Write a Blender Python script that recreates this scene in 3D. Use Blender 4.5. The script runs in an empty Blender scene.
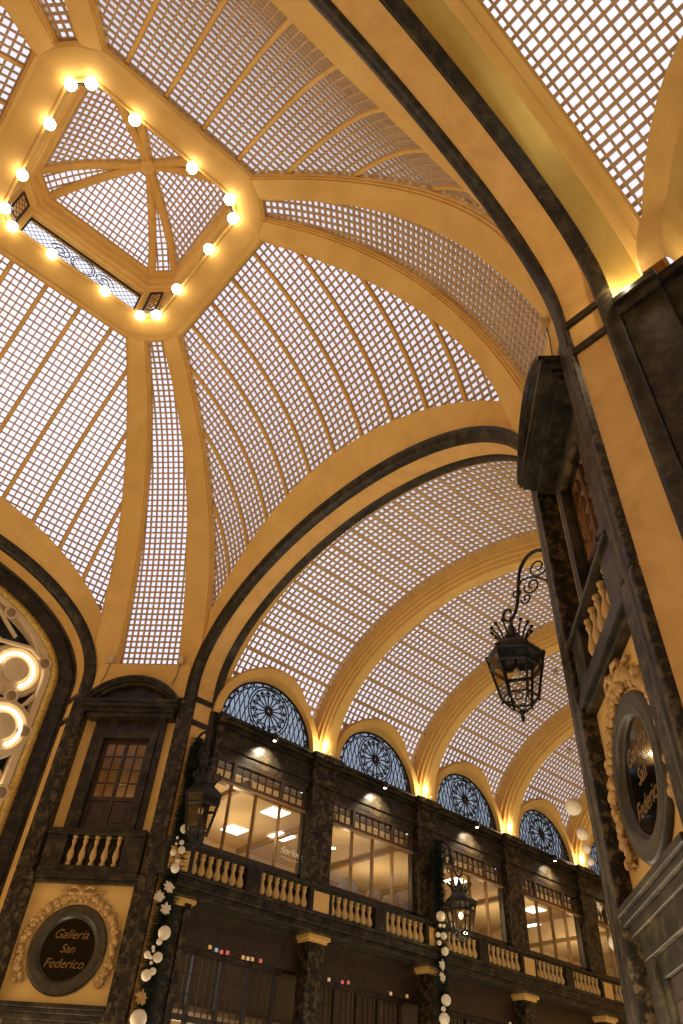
import bpy, math, random
from math import sin, cos, pi, sqrt, hypot, atan2, radians
from mathutils import Vector, Matrix
random.seed(7)
SC = bpy.context.scene
COL = SC.collection
S2 = sqrt(2.0)

# ------------------------------------------------------------------ dimensions (metres)
A, R, E, W = 9.3, 6.737, 0.28, 1.178          # half size of the rotunda, half width of an arch, roll moulding, soffit depth
Z0, H = 13.18, 3.62                           # arch: elliptic head on straight jambs
ZB = 12.65                                    # band at the springing
PITCH, Y0 = 5.164, 12.48                      # bays of the arcades
VR, VH, VZ = 7.15, 4.7, 12.45                 # barrel vault of the arcades
XW = 6.84                                     # arcade wall plane
CC = (A + R + E) / 2                          # distance of the chamfered pier faces

# ------------------------------------------------------------------ mesh builder
class MB:
    def __init__(s): s.v = []; s.f = []
    def add(s, vs, fs):
        o = len(s.v); s.v += [tuple(p) for p in vs]; s.f += [tuple(i + o for i in f) for f in fs]; return s
    def box(s, x0, x1, y0, y1, z0, z1):
        return s.add([(x0,y0,z0),(x1,y0,z0),(x1,y1,z0),(x0,y1,z0),(x0,y0,z1),(x1,y0,z1),(x1,y1,z1),(x0,y1,z1)],
                     [(0,3,2,1),(4,5,6,7),(0,1,5,4),(1,2,6,5),(2,3,7,6),(3,0,4,7)])
    def grid(s, rows, cu=False, cv=False):
        n, m = len(rows), len(rows[0])
        vs = [p for r in rows for p in r]; fs = []
        for i in range(n if cu else n - 1):
            for j in range(m if cv else m - 1):
                a, b = i, (i + 1) % n; c, d = j, (j + 1) % m
                fs.append((a*m+c, a*m+d, b*m+d, b*m+c))
        return s.add(vs, fs)
    def poly(s, pts): return s.add(pts, [tuple(range(len(pts)))])
    def prism(s, pts, off):
        n = len(pts); q = [tuple(Vector(p) + Vector(off)) for p in pts]
        return s.add(list(pts) + q, [tuple(range(n))[::-1], tuple(range(n, 2*n))] + [(i, (i+1) % n, n + (i+1) % n, n + i) for i in range(n)])
    def lathe(s, prof, c=(0,0,0), n=12, axis='z', cap=True):
        rows = []
        for r, h in prof:
            row = []
            for i in range(n):
                a = 2*pi*i/n; p = (r*cos(a), r*sin(a), h)
                if axis == 'y': p = (p[0], p[2], p[1])
                if axis == 'x': p = (p[2], p[0], p[1])
                row.append((p[0]+c[0], p[1]+c[1], p[2]+c[2]))
            rows.append(row)
        s.grid(rows, cv=True)
        if cap:
            s.poly(rows[0][::-1]); s.poly(rows[-1])
        return s
    def tube(s, pts, r, n=6, close=False):
        pts = [Vector(p) for p in pts]; rows = []; N = len(pts); up = None
        for i, p in enumerate(pts):
            if close: t = pts[(i+1) % N] - pts[i-1]
            else: t = pts[min(i+1, N-1)] - pts[max(i-1, 0)]
            if t.length < 1e-9: t = Vector((0,0,1))
            t.normalize()
            if up is None:
                up = Vector((0,0,1)) if abs(t.z) < .9 else Vector((1,0,0))
            x = (up - t*up.dot(t))
            if x.length < 1e-6: x = t.orthogonal()
            x.normalize(); y = t.cross(x); up = x
            rr = r(i/(N-1)) if callable(r) else r
            rows.append([tuple(p + x*(rr*cos(2*pi*k/n)) + y*(rr*sin(2*pi*k/n))) for k in range(n)])
        s.grid(rows, cu=close, cv=True)
        if not close:
            s.poly(rows[0][::-1]); s.poly(rows[-1])
        return s
    def ball(s, c, r, nu=10, nv=7, sq=(1,1,1)):
        rows = []
        for i in range(nv + 1):
            t = pi*i/nv; rr = max(sin(t), .02)
            rows.append([(c[0]+r*sq[0]*rr*cos(2*pi*k/nu), c[1]+r*sq[1]*rr*sin(2*pi*k/nu), c[2]-r*sq[2]*cos(t)) for k in range(nu)])
        s.grid(rows, cv=True); s.poly(rows[0][::-1]); s.poly(rows[-1]); return s
    def mesh(s, name, smooth=False, angle=None):
        m = bpy.data.meshes.new(name); m.from_pydata(s.v, [], s.f); m.update()
        if smooth:
            m.polygons.foreach_set('use_smooth', [True]*len(m.polygons))
            if angle: m.set_sharp_from_angle(angle=radians(angle))
        return m

def obj(name, mb, mat, parent=None, smooth=False, angle=40, bevel=0, **props):
    me = mb.mesh(name, smooth, angle) if isinstance(mb, MB) else mb
    o = bpy.data.objects.new(name, me); COL.objects.link(o)
    if isinstance(mb, MB): me.materials.append(mat)
    if parent: o.parent = parent
    if bevel:
        b = o.modifiers.new('bevel', 'BEVEL'); b.width = bevel; b.segments = 2; b.limit_method = 'ANGLE'
    for k, v in props.items(): o[k] = v
    return o
def place(o, loc=(0,0,0), rz=0):
    o.location = loc; o.rotation_euler = (0, 0, rz); return o
def struct(name, mb, mat, parent=None, **k):
    o = obj(name, mb, mat, parent, **k)
    if parent is None: o['kind'] = 'structure'
    return o
def thing(name, label, cat, loc=(0,0,0), rz=0, group=None):
    o = bpy.data.objects.new(name, None); COL.objects.link(o); place(o, loc, rz)
    o['label'] = label; o['category'] = cat
    if group: o['group'] = group
    o.empty_display_size = .2
    return o
def tag(o, label, cat, group=None):
    o['label'] = label; o['category'] = cat
    if group: o['group'] = group
    return o
KIDS = {}
def dup(root, loc, rz, label=None):
    r = root.copy(); COL.objects.link(r); place(r, loc, rz)
    if label: r['label'] = label
    for c in root.children:
        d = c.copy(); COL.objects.link(d); d.parent = r
        for g in c.children:
            e = g.copy(); COL.objects.link(e); e.parent = d
    return r

# ------------------------------------------------------------------ materials
def mat(name, col, rough=.6, metal=0., emit=None, estr=0., spec=None):
    m = bpy.data.materials.new(name); m.use_nodes = True
    b = m.node_tree.nodes['Principled BSDF']
    b.inputs['Base Color'].default_value = (*col, 1); b.inputs['Roughness'].default_value = rough
    b.inputs['Metallic'].default_value = metal
    if spec is not None: b.inputs['Specular IOR Level'].default_value = spec
    if emit: b.inputs['Emission Color'].default_value = (*emit, 1); b.inputs['Emission Strength'].default_value = estr
    return m
def noisy(name, stops, scale=1., detail=6., rough=.6, bump=0., bscale=30., coat=0., distort=0., metal=0., spec=None, nr=.62):
    """stops: [(pos, colour)], blended by layered noise in object space"""
    m = mat(name, stops[0][1], rough, metal, spec=spec); nt = m.node_tree; b = nt.nodes['Principled BSDF']
    tc = nt.nodes.new('ShaderNodeTexCoord'); n = nt.nodes.new('ShaderNodeTexNoise'); r = nt.nodes.new('ShaderNodeValToRGB')
    n.inputs['Scale'].default_value = scale; n.inputs['Detail'].default_value = detail; n.inputs['Distortion'].default_value = distort
    n.inputs['Roughness'].default_value = nr
    nt.links.new(tc.outputs['Object'], n.inputs['Vector']); nt.links.new(n.outputs['Fac'], r.inputs['Fac'])
    cr = r.color_ramp
    while len(cr.elements) < len(stops): cr.elements.new(.5)
    for e, (p, c) in zip(cr.elements, stops): e.position = p; e.color = (*c, 1)
    nt.links.new(r.outputs['Color'], b.inputs['Base Color'])
    if bump:
        n2 = nt.nodes.new('ShaderNodeTexNoise'); n2.inputs['Scale'].default_value = bscale; n2.inputs['Detail'].default_value = 4
        bp = nt.nodes.new('ShaderNodeBump'); bp.inputs['Strength'].default_value = bump; bp.inputs['Distance'].default_value = .02
        nt.links.new(tc.outputs['Object'], n2.inputs['Vector']); nt.links.new(n2.outputs['Fac'], bp.inputs['Height']); nt.links.new(bp.outputs['Normal'], b.inputs['Normal'])
    if coat: b.inputs['Coat Weight'].default_value = coat
    return m
def glassmat(name, tint, gloss=(.5,.52,.55), blend=.35, rough=.15, lo=.04, hi=.97):
    m = bpy.data.materials.new(name); m.use_nodes = True; nt = m.node_tree; nt.nodes.clear()
    out = nt.nodes.new('ShaderNodeOutputMaterial'); mx = nt.nodes.new('ShaderNodeMixShader')
    t = nt.nodes.new('ShaderNodeBsdfTransparent'); g = nt.nodes.new('ShaderNodeBsdfGlossy'); lw = nt.nodes.new('ShaderNodeLayerWeight')
    mr = nt.nodes.new('ShaderNodeMapRange'); mr.inputs['To Min'].default_value = lo; mr.inputs['To Max'].default_value = hi
    t.inputs['Color'].default_value = (*tint, 1); g.inputs['Color'].default_value = (*gloss, 1); g.inputs['Roughness'].default_value = rough
    lw.inputs['Blend'].default_value = blend
    nt.links.new(lw.outputs['Facing'], mr.inputs['Value']); nt.links.new(mr.outputs['Result'], mx.inputs['Fac'])
    nt.links.new(t.outputs[0], mx.inputs[1]); nt.links.new(g.outputs[0], mx.inputs[2]); nt.links.new(mx.outputs[0], out.inputs[0])
    return m

M = {}
M['plaster'] = noisy('ochre_plaster', [(.25,(.63,.385,.105)),(.5,(.74,.465,.135)),(.75,(.81,.535,.175))], .9, 8, .75, .12, 14, distort=.6)
M['panel'] = noisy('ochre_stone_panel', [(.3,(.62,.345,.10)),(.55,(.74,.44,.135)),(.8,(.81,.52,.19))], 1.3, 9, .5, .05, 20, distort=1.2)
M['rib'] = noisy('ochre_concrete_lattice', [(.3,(.50,.33,.17)),(.7,(.60,.41,.22))], 2, 4, .8)
M['marble'] = noisy('dark_brown_marble', [(.32,(.007,.0055,.0035)),(.47,(.018,.014,.0088)),(.57,(.046,.035,.019)),(.67,(.085,.063,.033)),(.76,(.025,.019,.011))], 3.2, 15, .38, .04, 30, distort=.35, spec=.28, nr=.74)
M['granite'] = noisy('speckled_brown_granite', [(.38,(.006,.0045,.003)),(.50,(.017,.0125,.0075)),(.58,(.125,.088,.042)),(.63,(.035,.025,.013)),(.72,(.13,.09,.045))], 6, 15, .42, .06, 40, distort=.25, spec=.25, nr=.78)
M['olive'] = noisy('olive_brown_ring_stone', [(.35,(.030,.024,.013)),(.6,(.075,.060,.033)),(.75,(.05,.04,.022))], 3, 12, .35, 0, 10, distort=.4, spec=.3)
M['gold'] = noisy('gold_mosaic', [(.3,(.35,.23,.05)),(.5,(.65,.45,.11)),(.7,(.8,.6,.2))], 9, 6, .35, .1, 60, metal=.5)
M['cove'] = noisy('gilded_plaster', [(.3,(.58,.40,.10)),(.7,(.70,.50,.14))], 1.2, 6, .32, .03, 20, metal=.35)
M['stone'] = noisy('yellow_baluster_stone', [(.3,(.50,.31,.10)),(.7,(.66,.43,.16))], 6, 5, .55)
M['iron'] = mat('black_wrought_iron', (.012,.011,.010), .45, .3)
M['wood'] = noisy('dark_brown_wood', [(.3,(.020,.010,.005)),(.7,(.05,.024,.010))], 4, 5, .4)
M['light_and_lit_wood'] = noisy('golden_and_lit_wood', [(.3,(.20,.10,.03)),(.7,(.30,.16,.05))], 4, 5, .4)  # golden tone: lit look painted on window bars, plain colour on shelf grid
M['cream'] = noisy('cream_lacquer', [(.3,(.62,.48,.28)),(.7,(.72,.57,.35))], 2, 3, .4)
M['relief'] = noisy('tan_plaster_relief', [(.3,(.34,.19,.06)),(.7,(.60,.37,.13))], 12, 5, .7)
M['void'] = mat('black_recess', (.006,.005,.004), .5)
M['floor'] = noisy('polished_marble_floor', [(.3,(.30,.22,.14)),(.7,(.45,.35,.24))], 1, 6, .25)
M['room'] = mat('cream_room_wall', (.62,.47,.27), .8)
M['roomdark'] = mat('brown_room_wall', (.30,.20,.11), .8)
M['roomceil'] = mat('brown_room_ceiling', (.66,.50,.28), .8)
M['roomtile'] = mat('grey_brown_room_tiles', (.34,.26,.17), .7)
M['glass_block'] = glassmat('glass_block', (.97,.965,1.0), (.42,.44,.46), .5, .3, .02)
M['lunette_glass'] = glassmat('pale_blue_frosted_glass', (.33,.41,.48), (.4,.42,.45), .35, .2, .05)
M['pane'] = glassmat('clear_window_pane', (.93,.92,.88), (.8,.8,.8), .12, .02, .02)
M['doorglass'] = glassmat('thin_door_glass', (.93,.90,.84), (.8,.8,.8), .1, .03, .02, .35)
M['lampglass'] = glassmat('old_lantern_glass', (.90,.84,.72), (.8,.75,.65), .2, .1, .05)
M['darkglass'] = mat('black_mirror_glass', (.002,.002,.002), .06, spec=.25)
M['bulb'] = mat('glowing_globe', (1,.9,.7), .4, emit=(1,.83,.56), estr=14)
M['neon'] = mat('warm_white_neon', (1,.9,.7), .4, emit=(1,.84,.60), estr=4.6)
M['led'] = mat('white_ceiling_panel', (1,1,1), .5, emit=(1,.90,.74), estr=4)
M['spot'] = mat('spot_lens', (1,1,1), .4, emit=(1,.85,.6), estr=7)
M['flood'] = mat('beige_flood_housing', (.62,.47,.27), .5)
M['white'] = mat('ivory_ball', (.80,.70,.52), .5)
M['pearl'] = noisy('ivory_fabric_flower', [(.3,(.60,.50,.36)),(.7,(.82,.72,.55))], 20, 3, .7)
M['leaf'] = noisy('dark_fir_green', [(.3,(.006,.013,.007)),(.7,(.02,.035,.016))], 14, 3, .7)
M['script'] = mat('gilt_lettering', (.24,.13,.03), .4, .4)
M['signwhite'] = mat('white_window_lettering', (.85,.82,.75), .5)
M['chair'] = mat('grey_beige_upholstery', (.50,.42,.32), .8)

# ------------------------------------------------------------------ camera and sky
cam = bpy.data.cameras.new('camera'); co = bpy.data.objects.new('camera', cam); COL.objects.link(co); SC.camera = co
F_PX = 705.394
cam.sensor_fit = 'VERTICAL'; cam.sensor_height = 24.0; cam.sensor_width = 24.0; cam.lens = F_PX / 1024 * 24.0
cam.clip_end = 300; cam.clip_start = .05
CAMP = (12.433810,-0.261655,1.600000)
CX, CY, CZ_ = (0.662207,0.747269,0.055412), (-0.486990,0.485398,-0.726106), (-0.569494,0.453847,0.685347)   # camera axes: right, down, forward
co.matrix_world = Matrix(((CX[0],-CY[0],-CZ_[0],CAMP[0]),(CX[1],-CY[1],-CZ_[1],CAMP[1]),(CX[2],-CY[2],-CZ_[2],CAMP[2]),(0,0,0,1)))
w = bpy.data.worlds.new('overcast'); SC.world = w; w.use_nodes = True
wb = w.node_tree.nodes['Background']; wb.inputs['Color'].default_value = (.92,.90,1.0,1); wb.inputs['Strength'].default_value = 1.0
SC.view_settings.view_transform = 'Standard'; SC.view_settings.look = 'None'; SC.view_settings.gamma = 1; SC.view_settings.use_curve_mapping = False
SC.view_settings.exposure = 0.24
SC.cycles.max_bounces = 8; SC.cycles.diffuse_bounces = 5; SC.cycles.transparent_max_bounces = 12; SC.cycles.sample_clamp_indirect = 6
SC.cycles.caustics_reflective = False; SC.cycles.caustics_refractive = False

WARM = (1,.80,.52)
def lamp(name, loc, energy, col=WARM, r=.08, kind='POINT', rot=(0,0,0), **k):
    l = bpy.data.lights.new(name, kind); l.energy = energy; l.color = col
    if kind in ('POINT','SPOT'): l.shadow_soft_size = r
    for a, b in k.items(): setattr(l, a, b)
    o = bpy.data.objects.new(name, l); COL.objects.link(o); o.location = loc; o.rotation_euler = rot; return o

# ------------------------------------------------------------------ dome profiles
def bez(a, m, b, t): return (1-t)**2*a + 2*t*(1-t)*m + t*t*b
class Prof:
    """profile curve (X, z) by quadratic Bezier, with arc length, outward normal and lookup by z"""
    def __init__(s, p0, p1, p2, n=240):
        s.t = [i/n for i in range(n+1)]
        s.X = [bez(p0[0],p1[0],p2[0],t) for t in s.t]; s.z = [bez(p0[1],p1[1],p2[1],t) for t in s.t]
        s.L = [0]
        for i in range(n): s.L.append(s.L[-1] + hypot(s.X[i+1]-s.X[i], s.z[i+1]-s.z[i]))
        s.len = s.L[-1]
    def at(s, l):
        n = len(s.L)
        if l <= 0: i = 0
        elif l >= s.len: i = n-2
        else:
            lo, hi = 0, n-1
            while hi-lo > 1:
                m = (lo+hi)//2
                if s.L[m] <= l: lo = m
                else: hi = m
            i = lo
        d = s.L[i+1]-s.L[i]; k = (l-s.L[i])/d
        X = s.X[i]+(s.X[i+1]-s.X[i])*k; z = s.z[i]+(s.z[i+1]-s.z[i])*k
        nx, nz = (s.z[i+1]-s.z[i])/d, -(s.X[i+1]-s.X[i])/d
        return X, z, nx, nz
    def byz(s, z):
        if z <= s.z[0]: return s.X[0]
        for i in range(len(s.z)-1):
            if s.z[i+1] >= z:
                k = (z-s.z[i])/(s.z[i+1]-s.z[i]); return s.X[i]+(s.X[i+1]-s.X[i])*k
        return s.X[-1]
SAIL = Prof((9.417,13.502),(9.468,19.902),(3.79,22.652))
STRIP = Prof((11.786,13.86),(9.98,21.124),(4.539,22.68))
def sail_c(X): return 2.368 + (X-3.79)*(6.596-2.368)/(9.417-3.79)
def strip_w(D): return .27 + (D-4.539)*(1.063-.27)/(11.786-4.539)

def lattice(pos, U, V, inside, depth=.06):
    """glass-block grid with real openings: bars (one mesh) and panes (another)"""
    bars, panes = MB(), MB()
    for (v0, a0, a1, v1) in V:
        for (u0, b0, b1, u1) in U:
            if not inside((u0+u1)/2, (v0+v1)/2): continue
            o = [pos(u0,v0,0),pos(u1,v0,0),pos(u1,v1,0),pos(u0,v1,0)]
            i = [pos(b0,a0,0),pos(b1,a0,0),pos(b1,a1,0),pos(b0,a1,0)]
            k = [pos(b0,a0,depth),pos(b1,a0,depth),pos(b1,a1,depth),pos(b0,a1,depth)]
            bars.add(o+i+k, [(0,1,5,4),(1,2,6,5),(2,3,7,6),(3,0,4,7),(4,5,9,8),(5,6,10,9),(6,7,11,10),(7,4,8,11)])
            panes.add(k, [(0,1,2,3)])
    return bars, panes
def cells(lo, n, pitch, bar, group=0, extra=0.):
    """n cells from lo; after every `group` cells an extra wide bar"""
    out = []; u = lo
    for i in range(n):
        a = u; 
        if group and i % group == 0: a = u; b0 = u+extra/2+bar/2; 
        else: b0 = u+bar/2
        end = u + pitch + (extra/2 if group and i % group == 0 else 0) + (extra/2 if group and i % group == group-1 else 0)
        b1 = end - bar/2 - (extra/2 if group and i % group == group-1 else 0)
        out.append((a, b0, b1, end)); u = end
    return out
WIN = [0]
def window(bars, panes, loc=(0,0,0), rz=0, glass='glass_block', share=None):
    WIN[0] += 1
    n = 'window_%d' % WIN[0]
    o = struct(n, bars, M['rib']); place(o, loc, rz)
    p = obj('glass_panes', panes, M[glass], o)
    return o
def window_copy(src, loc, rz):
    WIN[0] += 1
    o = src.copy(); o.name = 'window_%d' % WIN[0]; COL.objects.link(o); place(o, loc, rz)
    for c in src.children:
        d = c.copy(); COL.objects.link(d); d.parent = o
    return o

# --- sails: lattice behind the ribs, wide meridian bars every five blocks
OFF = .14
def sail_pos(u, v, d):
    X, z, nx, nz = SAIL.at(v); return (u, X + nx*(d+OFF), z + nz*(d+OFF))
def sail_in(u, v):
    X, z, _, _ = SAIL.at(v)
    if abs(u) > sail_c(X) + .22: return False
    return (u/7.35)**2 + (max(z-Z0, 0)/4.45)**2 > 1
U = cells(-6.5*1.21, 65, .221, .046, 5, .105); V = cells(0, int(SAIL.len/.22)+2, .22, .048)
b, p = lattice(sail_pos, U, V, sail_in, .06)
# raised meridian bars
mull = MB()
for j in range(-6, 6):
    u = (j+.5)*1.21; pts = []
    for i in range(61):
        l = SAIL.len*i/60; X, z, nx, nz = SAIL.at(l)
        if abs(u) < sail_c(X)+.1 and (u/7.6)**2 + (max(z-Z0,0)/4.5)**2 > 1: pts.append((X,z,nx,nz))
    if len(pts) > 1:
        mull.grid([[(u-.052,X+nx*OFF,z+nz*OFF),(u-.045,X+nx*(OFF-.05),z+nz*(OFF-.05)),(u+.045,X+nx*(OFF-.05),z+nz*(OFF-.05)),(u+.052,X+nx*OFF,z+nz*OFF)] for X,z,nx,nz in pts])
s0 = window(b, p); obj('meridian_bars', mull, M['plaster'], s0)
for k in (1,2,3): window_copy(s0, (0,0,0), k*pi/2)
# --- corner strips
def strip_pos(u, v, d):
    X, z, nx, nz = STRIP.at(v); return (u, X + nx*(d+OFF), z + nz*(d+OFF))
def strip_in(u, v): return abs(u) < strip_w(STRIP.at(v)[0]) + .12
b, p = lattice(strip_pos, cells(-.2*6, 12, .2, .052), cells(.02, int(STRIP.len/.2)+1, .2, .052), strip_in, .075)
s1 = window(b, p, rz=pi/4)
for k in (1,2,3): window_copy(s1, (0,0,0), pi/4 + k*pi/2)

# --- plaster of the dome: ribs, lunette bands over the arches, ring
def corner_pt(u, D, z):      # strip coordinates to the (+,+) corner
    return ((D - u)/S2, (D + u)/S2, z)
rib = MB()
def rib_rows():
    rows = []
    n = 44
    for i in range(n+1):
        z = 13.3 + (22.66-13.3)*i/n
        X = SAIL.byz(z); D = STRIP.byz(max(z, 13.86))
        xo = (R+E+.02)*sqrt(max(1-(max(z-Z0,0)/(H+E+.02))**2, 0))
        a = Vector((max(sail_c(X), xo), X, z)); b_ = Vector(corner_pt(strip_w(D)*.97-.01, D, z))
        if z < 13.9:
            b_ = Vector(corner_pt(strip_w(D), max(D, CC*S2), z))
        d = b_ - a; L = d.length; d.normalize()
        out = Vector((a.x+b_.x, a.y+b_.y, 0)).normalized(); 
        # outward normal tilts up near the crown
        tz = (z-13.3)/9.4; out = (out*(1-.75*tz**2) + Vector((0,0,1))*(.95*tz**2)).normalized()
        rows.append([a+out*.34, a+out*.02, a+d*.04+out*.02, a+d*.05-out*.03, a+d*.10-out*.03, a+d*.11-out*.08, b_-d*.11-out*.08, b_-d*.10-out*.03, b_-d*.05-out*.03, b_-d*.04+out*.02, b_+out*.02, b_+out*.34])
    rows.append([q + Vector((-q.x*.05, -q.y*.05, .10)) for q in rows[-1]])
    return rows
rr = rib_rows()
for k in range(4):
    m = Matrix.Rotation(k*pi/2, 3, 'Z')
    rib.grid([[m @ q for q in row] for row in rr])
    rib.grid([[m @ Vector((q.y, q.x, q.z)) for q in row] for row in rr])
dome = struct('ceiling_dome', rib, M['plaster'], smooth=True, angle=35)
band = MB()
def el(r, th, y): return ((R+r)*cos(th), y, Z0 + (H+r)*sin(th))
rows = []
for i in range(97):
    th = pi*i/96; p0 = el(E, th, A)
    x1, z1 = 7.66*cos(th), Z0 + 4.72*sin(th); y1 = SAIL.byz(z1)
    row = []
    for q in (0, .06, .09, .5, .93, 1.0):
        x = p0[0]+(x1-p0[0])*q; z = p0[2]+(z1-p0[2])*q; y = p0[1]+(y1-p0[1])*q
        bul = .05 if q in (0, .06) else 0
        row.append((x, y-bul*.4, z - bul*.3))
    row.append((x1, y1+.35, z1+.05))
    rows.append(row)
for k in range(4):
    m = Matrix.Rotation(k*pi/2, 3, 'Z'); band.grid([[m @ Vector(q) for q in row] for row in rows])
obj('lunette_bands', band, M['plaster'], dome, smooth=True, angle=35)
ring = MB()
zo, zi = 22.66, 22.9
def octo(X, c, z):
    q = []
    for k in range(4):
        m = Matrix.Rotation(-k*pi/2, 3, 'Z')
        q += [tuple(m @ Vector((-c, X, z))), tuple(m @ Vector((c, X, z)))]
    return q
def rings(seq):
    return [octo(X, c, z) for X, c, z in seq]
outer = []
for k in range(4):
    m = Matrix.Rotation(-k*pi/2, 3, 'Z')
    for q in ((-2.368,3.79),(2.368,3.79),(3.02,3.40),(3.40,3.02)): outer.append(tuple(m @ Vector((q[0],q[1],zo))))
inner = octo(2.86, 2.38, zi-.03)
def ringstrip(mb, outer, inner):
    n = len(mb.v); mb.v += outer + inner
    for k in range(4):
        o = [n + (4*k+j) % 16 for j in range(5)]; a = n + 16 + (2*k) % 8; b_ = n + 16 + (2*k+1) % 8; c = n + 16 + (2*k+2) % 8
        mb.f += [(o[0],o[1],b_,a),(o[1],o[2],b_),(o[2],o[3],c,b_),(o[3],o[4],c)]
ringstrip(ring, outer, inner)
up_ = [(x*1.0, y*1.0, z+.34) for x, y, z in outer]
ring.grid([outer, up_], cv=True)
oin = [(x*.975, y*.975, z-.035) for x, y, z in outer]; oin2 = [(x*.945, y*.945, z+.0) for x, y, z in outer]
ring.grid([outer, oin, oin2], cv=True)
ring.grid(rings([(2.86,2.38,zi-.03),(2.80,2.33,zi-.07),(2.74,2.28,zi-.05),(2.74,2.28,zi+.04),(2.80,2.33,zi+.05)]), cv=True)
obj('lantern_ring', ring, M['plaster'], dome)
# drum with clerestory openings and the cornice under the little vault
drum = MB()
for k in range(4):
    m = Matrix.Rotation(k*pi/2, 3, 'Z')
    def mm(pts): return [tuple(m @ Vector(q)) for q in pts]
    # corner block between long and short window
    for flip in (0, 1):
        pl = [(2.08,2.74),(2.28,2.74),(2.36,2.66),(2.58,2.88),(2.30,3.04),(2.08,3.04)]
        if flip: pl = [(y, x) for x, y in pl]
        drum.prism(mm([(x,y,zi+.02) for x,y in pl]), (0,0,1.3))
    drum.add(mm([(-2.1,2.86,zi+.0),(2.1,2.86,zi+.0),(2.1,3.04,zi+.0),(-2.1,3.04,zi+.0),(-2.1,2.86,zi+.06),(2.1,2.86,zi+.06),(2.1,3.04,zi+.06),(-2.1,3.04,zi+.06)]),
             [(0,3,2,1),(4,5,6,7),(0,1,5,4),(2,3,7,6)])
obj('drum_piers', drum, M['plaster'], dome)
corn = MB()
seq = [(3.1,24.16),(2.78,24.16),(2.74,24.22),(2.74,24.40),(2.67,24.42),(2.65,24.50),(2.72,24.54),(2.72,24.72),(2.64,24.75),(2.62,24.84),(2.69,24.88),(2.67,25.08),(2.56,25.12),(2.56,25.28),(2.64,25.45)]
corn.grid(rings([(X, X-.5-.12*min(1,(z-24.16)), z) for X, z in seq]), cv=True)
obj('lantern_cornice', corn, M['plaster'], dome)
LX, LC, LZ = 2.6, 1.98, 25.25
LSAIL = Prof((LX,LZ),(1.8,26.2),(0.02,26.5)); LK = (LX+LC)/S2/LX; LW = (LX-LC)/S2/(LX*LK)
LSTR = Prof((LX*LK,LZ),(1.8*LK,26.2),(.02*LK,26.5))
def ls_pos(u, v, d):
    X, z, nx, nz = LSAIL.at(v); return (u, X+nx*(d+.08), z+nz*(d+.08))
b, p = lattice(ls_pos, cells(-2.2, 22, .2, .05), cells(0, int(LSAIL.len/.2), .2, .05), lambda u, v: abs(u) < LC/LX*LSAIL.at(v)[0]+.0, .05)
s2_ = window(b, p)
for k in (1,2,3): window_copy(s2_, (0,0,0), k*pi/2)
def lt_pos(u, v, d):
    X, z, nx, nz = LSTR.at(v); return (u, X+nx*(d+.08), z+nz*(d+.08))
b, p = lattice(lt_pos, cells(-.6, 6, .2, .05), cells(0, int(LSTR.len/.2), .2, .05), lambda u, v: abs(u) < LW*LSTR.at(v)[0]+.04, .05)
s3_ = window(b, p, rz=pi/4)
for k in (1,2,3): window_copy(s3_, (0,0,0), pi/4+k*pi/2)
lr = MB(); rows = []
for i in range(25):
    t = i/24; X = bez(LX,1.8,.02,t); z = bez(LZ,26.2,26.5,t); D = X*LK
    a = Vector((max(LC/LX*X-.13, 0), X, z)); wd = max(LW*D-.13, 0); b_ = Vector(corner_pt(wd, D, z))
    rows.append([a+Vector((0,.1,.16)), a, a*.6+b_*.4-Vector((0,0,.06)), a*.4+b_*.6-Vector((0,0,.06)), b_, b_+Vector((.05,.05,.16))])
for k in range(4):
    m = Matrix.Rotation(k*pi/2, 3, 'Z'); lr.grid([[m @ q for q in r_] for r_ in rows]); lr.grid([[m @ Vector((q.y,q.x,q.z)) for q in r_] for r_ in rows])
lr.lathe([(.02,26.34),(.2,26.36),(.26,26.42),(.26,26.6)], n=16)
obj('lantern_ribs', lr, M['plaster'], dome)

# clerestory grilles with the sky behind them
def clip_line(p, d, x0, x1, z0, z1):
    lo, hi = -1e9, 1e9
    for a, da, l, h in ((p[0], d[0], x0, x1), (p[1], d[1], z0, z1)):
        if abs(da) < 1e-9: continue
        t0, t1 = (l-a)/da, (h-a)/da
        if t0 > t1: t0, t1 = t1, t0
        lo, hi = max(lo, t0), min(hi, t1)
    return (lo, hi) if hi > lo else None
def grille_mesh(hw, z0, z1, y, step):
    fr, la = MB(), MB()
    for q in ((-hw,-hw+.05,z0,z1),(hw-.05,hw,z0,z1),(-hw,hw,z0,z0+.05),(-hw,hw,z1-.05,z1)): fr.box(q[0],q[1],y-.025,y+.025,q[2],q[3])
    n = int(2*hw/step)+8
    for sg in (1,-1):
        for i in range(-n, n):
            pnt = (i*step, z0); d = (.64*sg, .77)
            c = clip_line(pnt, d, -hw, hw, z0, z1)
            if c and c[1]-c[0] > .05:
                la.tube([(pnt[0]+d[0]*c[0], y+.01*sg, pnt[1]+d[1]*c[0]), (pnt[0]+d[0]*c[1], y+.01*sg, pnt[1]+d[1]*c[1])], .011, 4)
    return fr, la
fr, la = grille_mesh(2.08, zi+.06, 24.16, 2.95, .21)
sc_ = MB()
for r_ in (.42,.34): sc_.tube([(r_*cos(2*pi*i/28), 2.93, 23.53+r_*sin(2*pi*i/28)) for i in range(28)], .018, 5, True)
for sg in (-1,1):
    pts = []
    for i in range(40):
        a = i/39*3.6*pi; r_ = .05+.32*(1-i/39); pts.append((sg*(.78+r_*cos(a)), 2.93, 23.53+r_*sin(a)*.9))
    sc_.tube(pts, .018, 5)
sides = ['over the curved cinema portal', 'beside the left pier arcade, facing the far arch', 'above the arch nearest the camera', 'on the side hidden from the lantern balcony']
names4 = {0:'above the arcade arch in the middle', 1:'above the cinema arch at the left edge', 2:'above the arch opposite the arcade', 3:'above the big arch overhead at right'}
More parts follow.
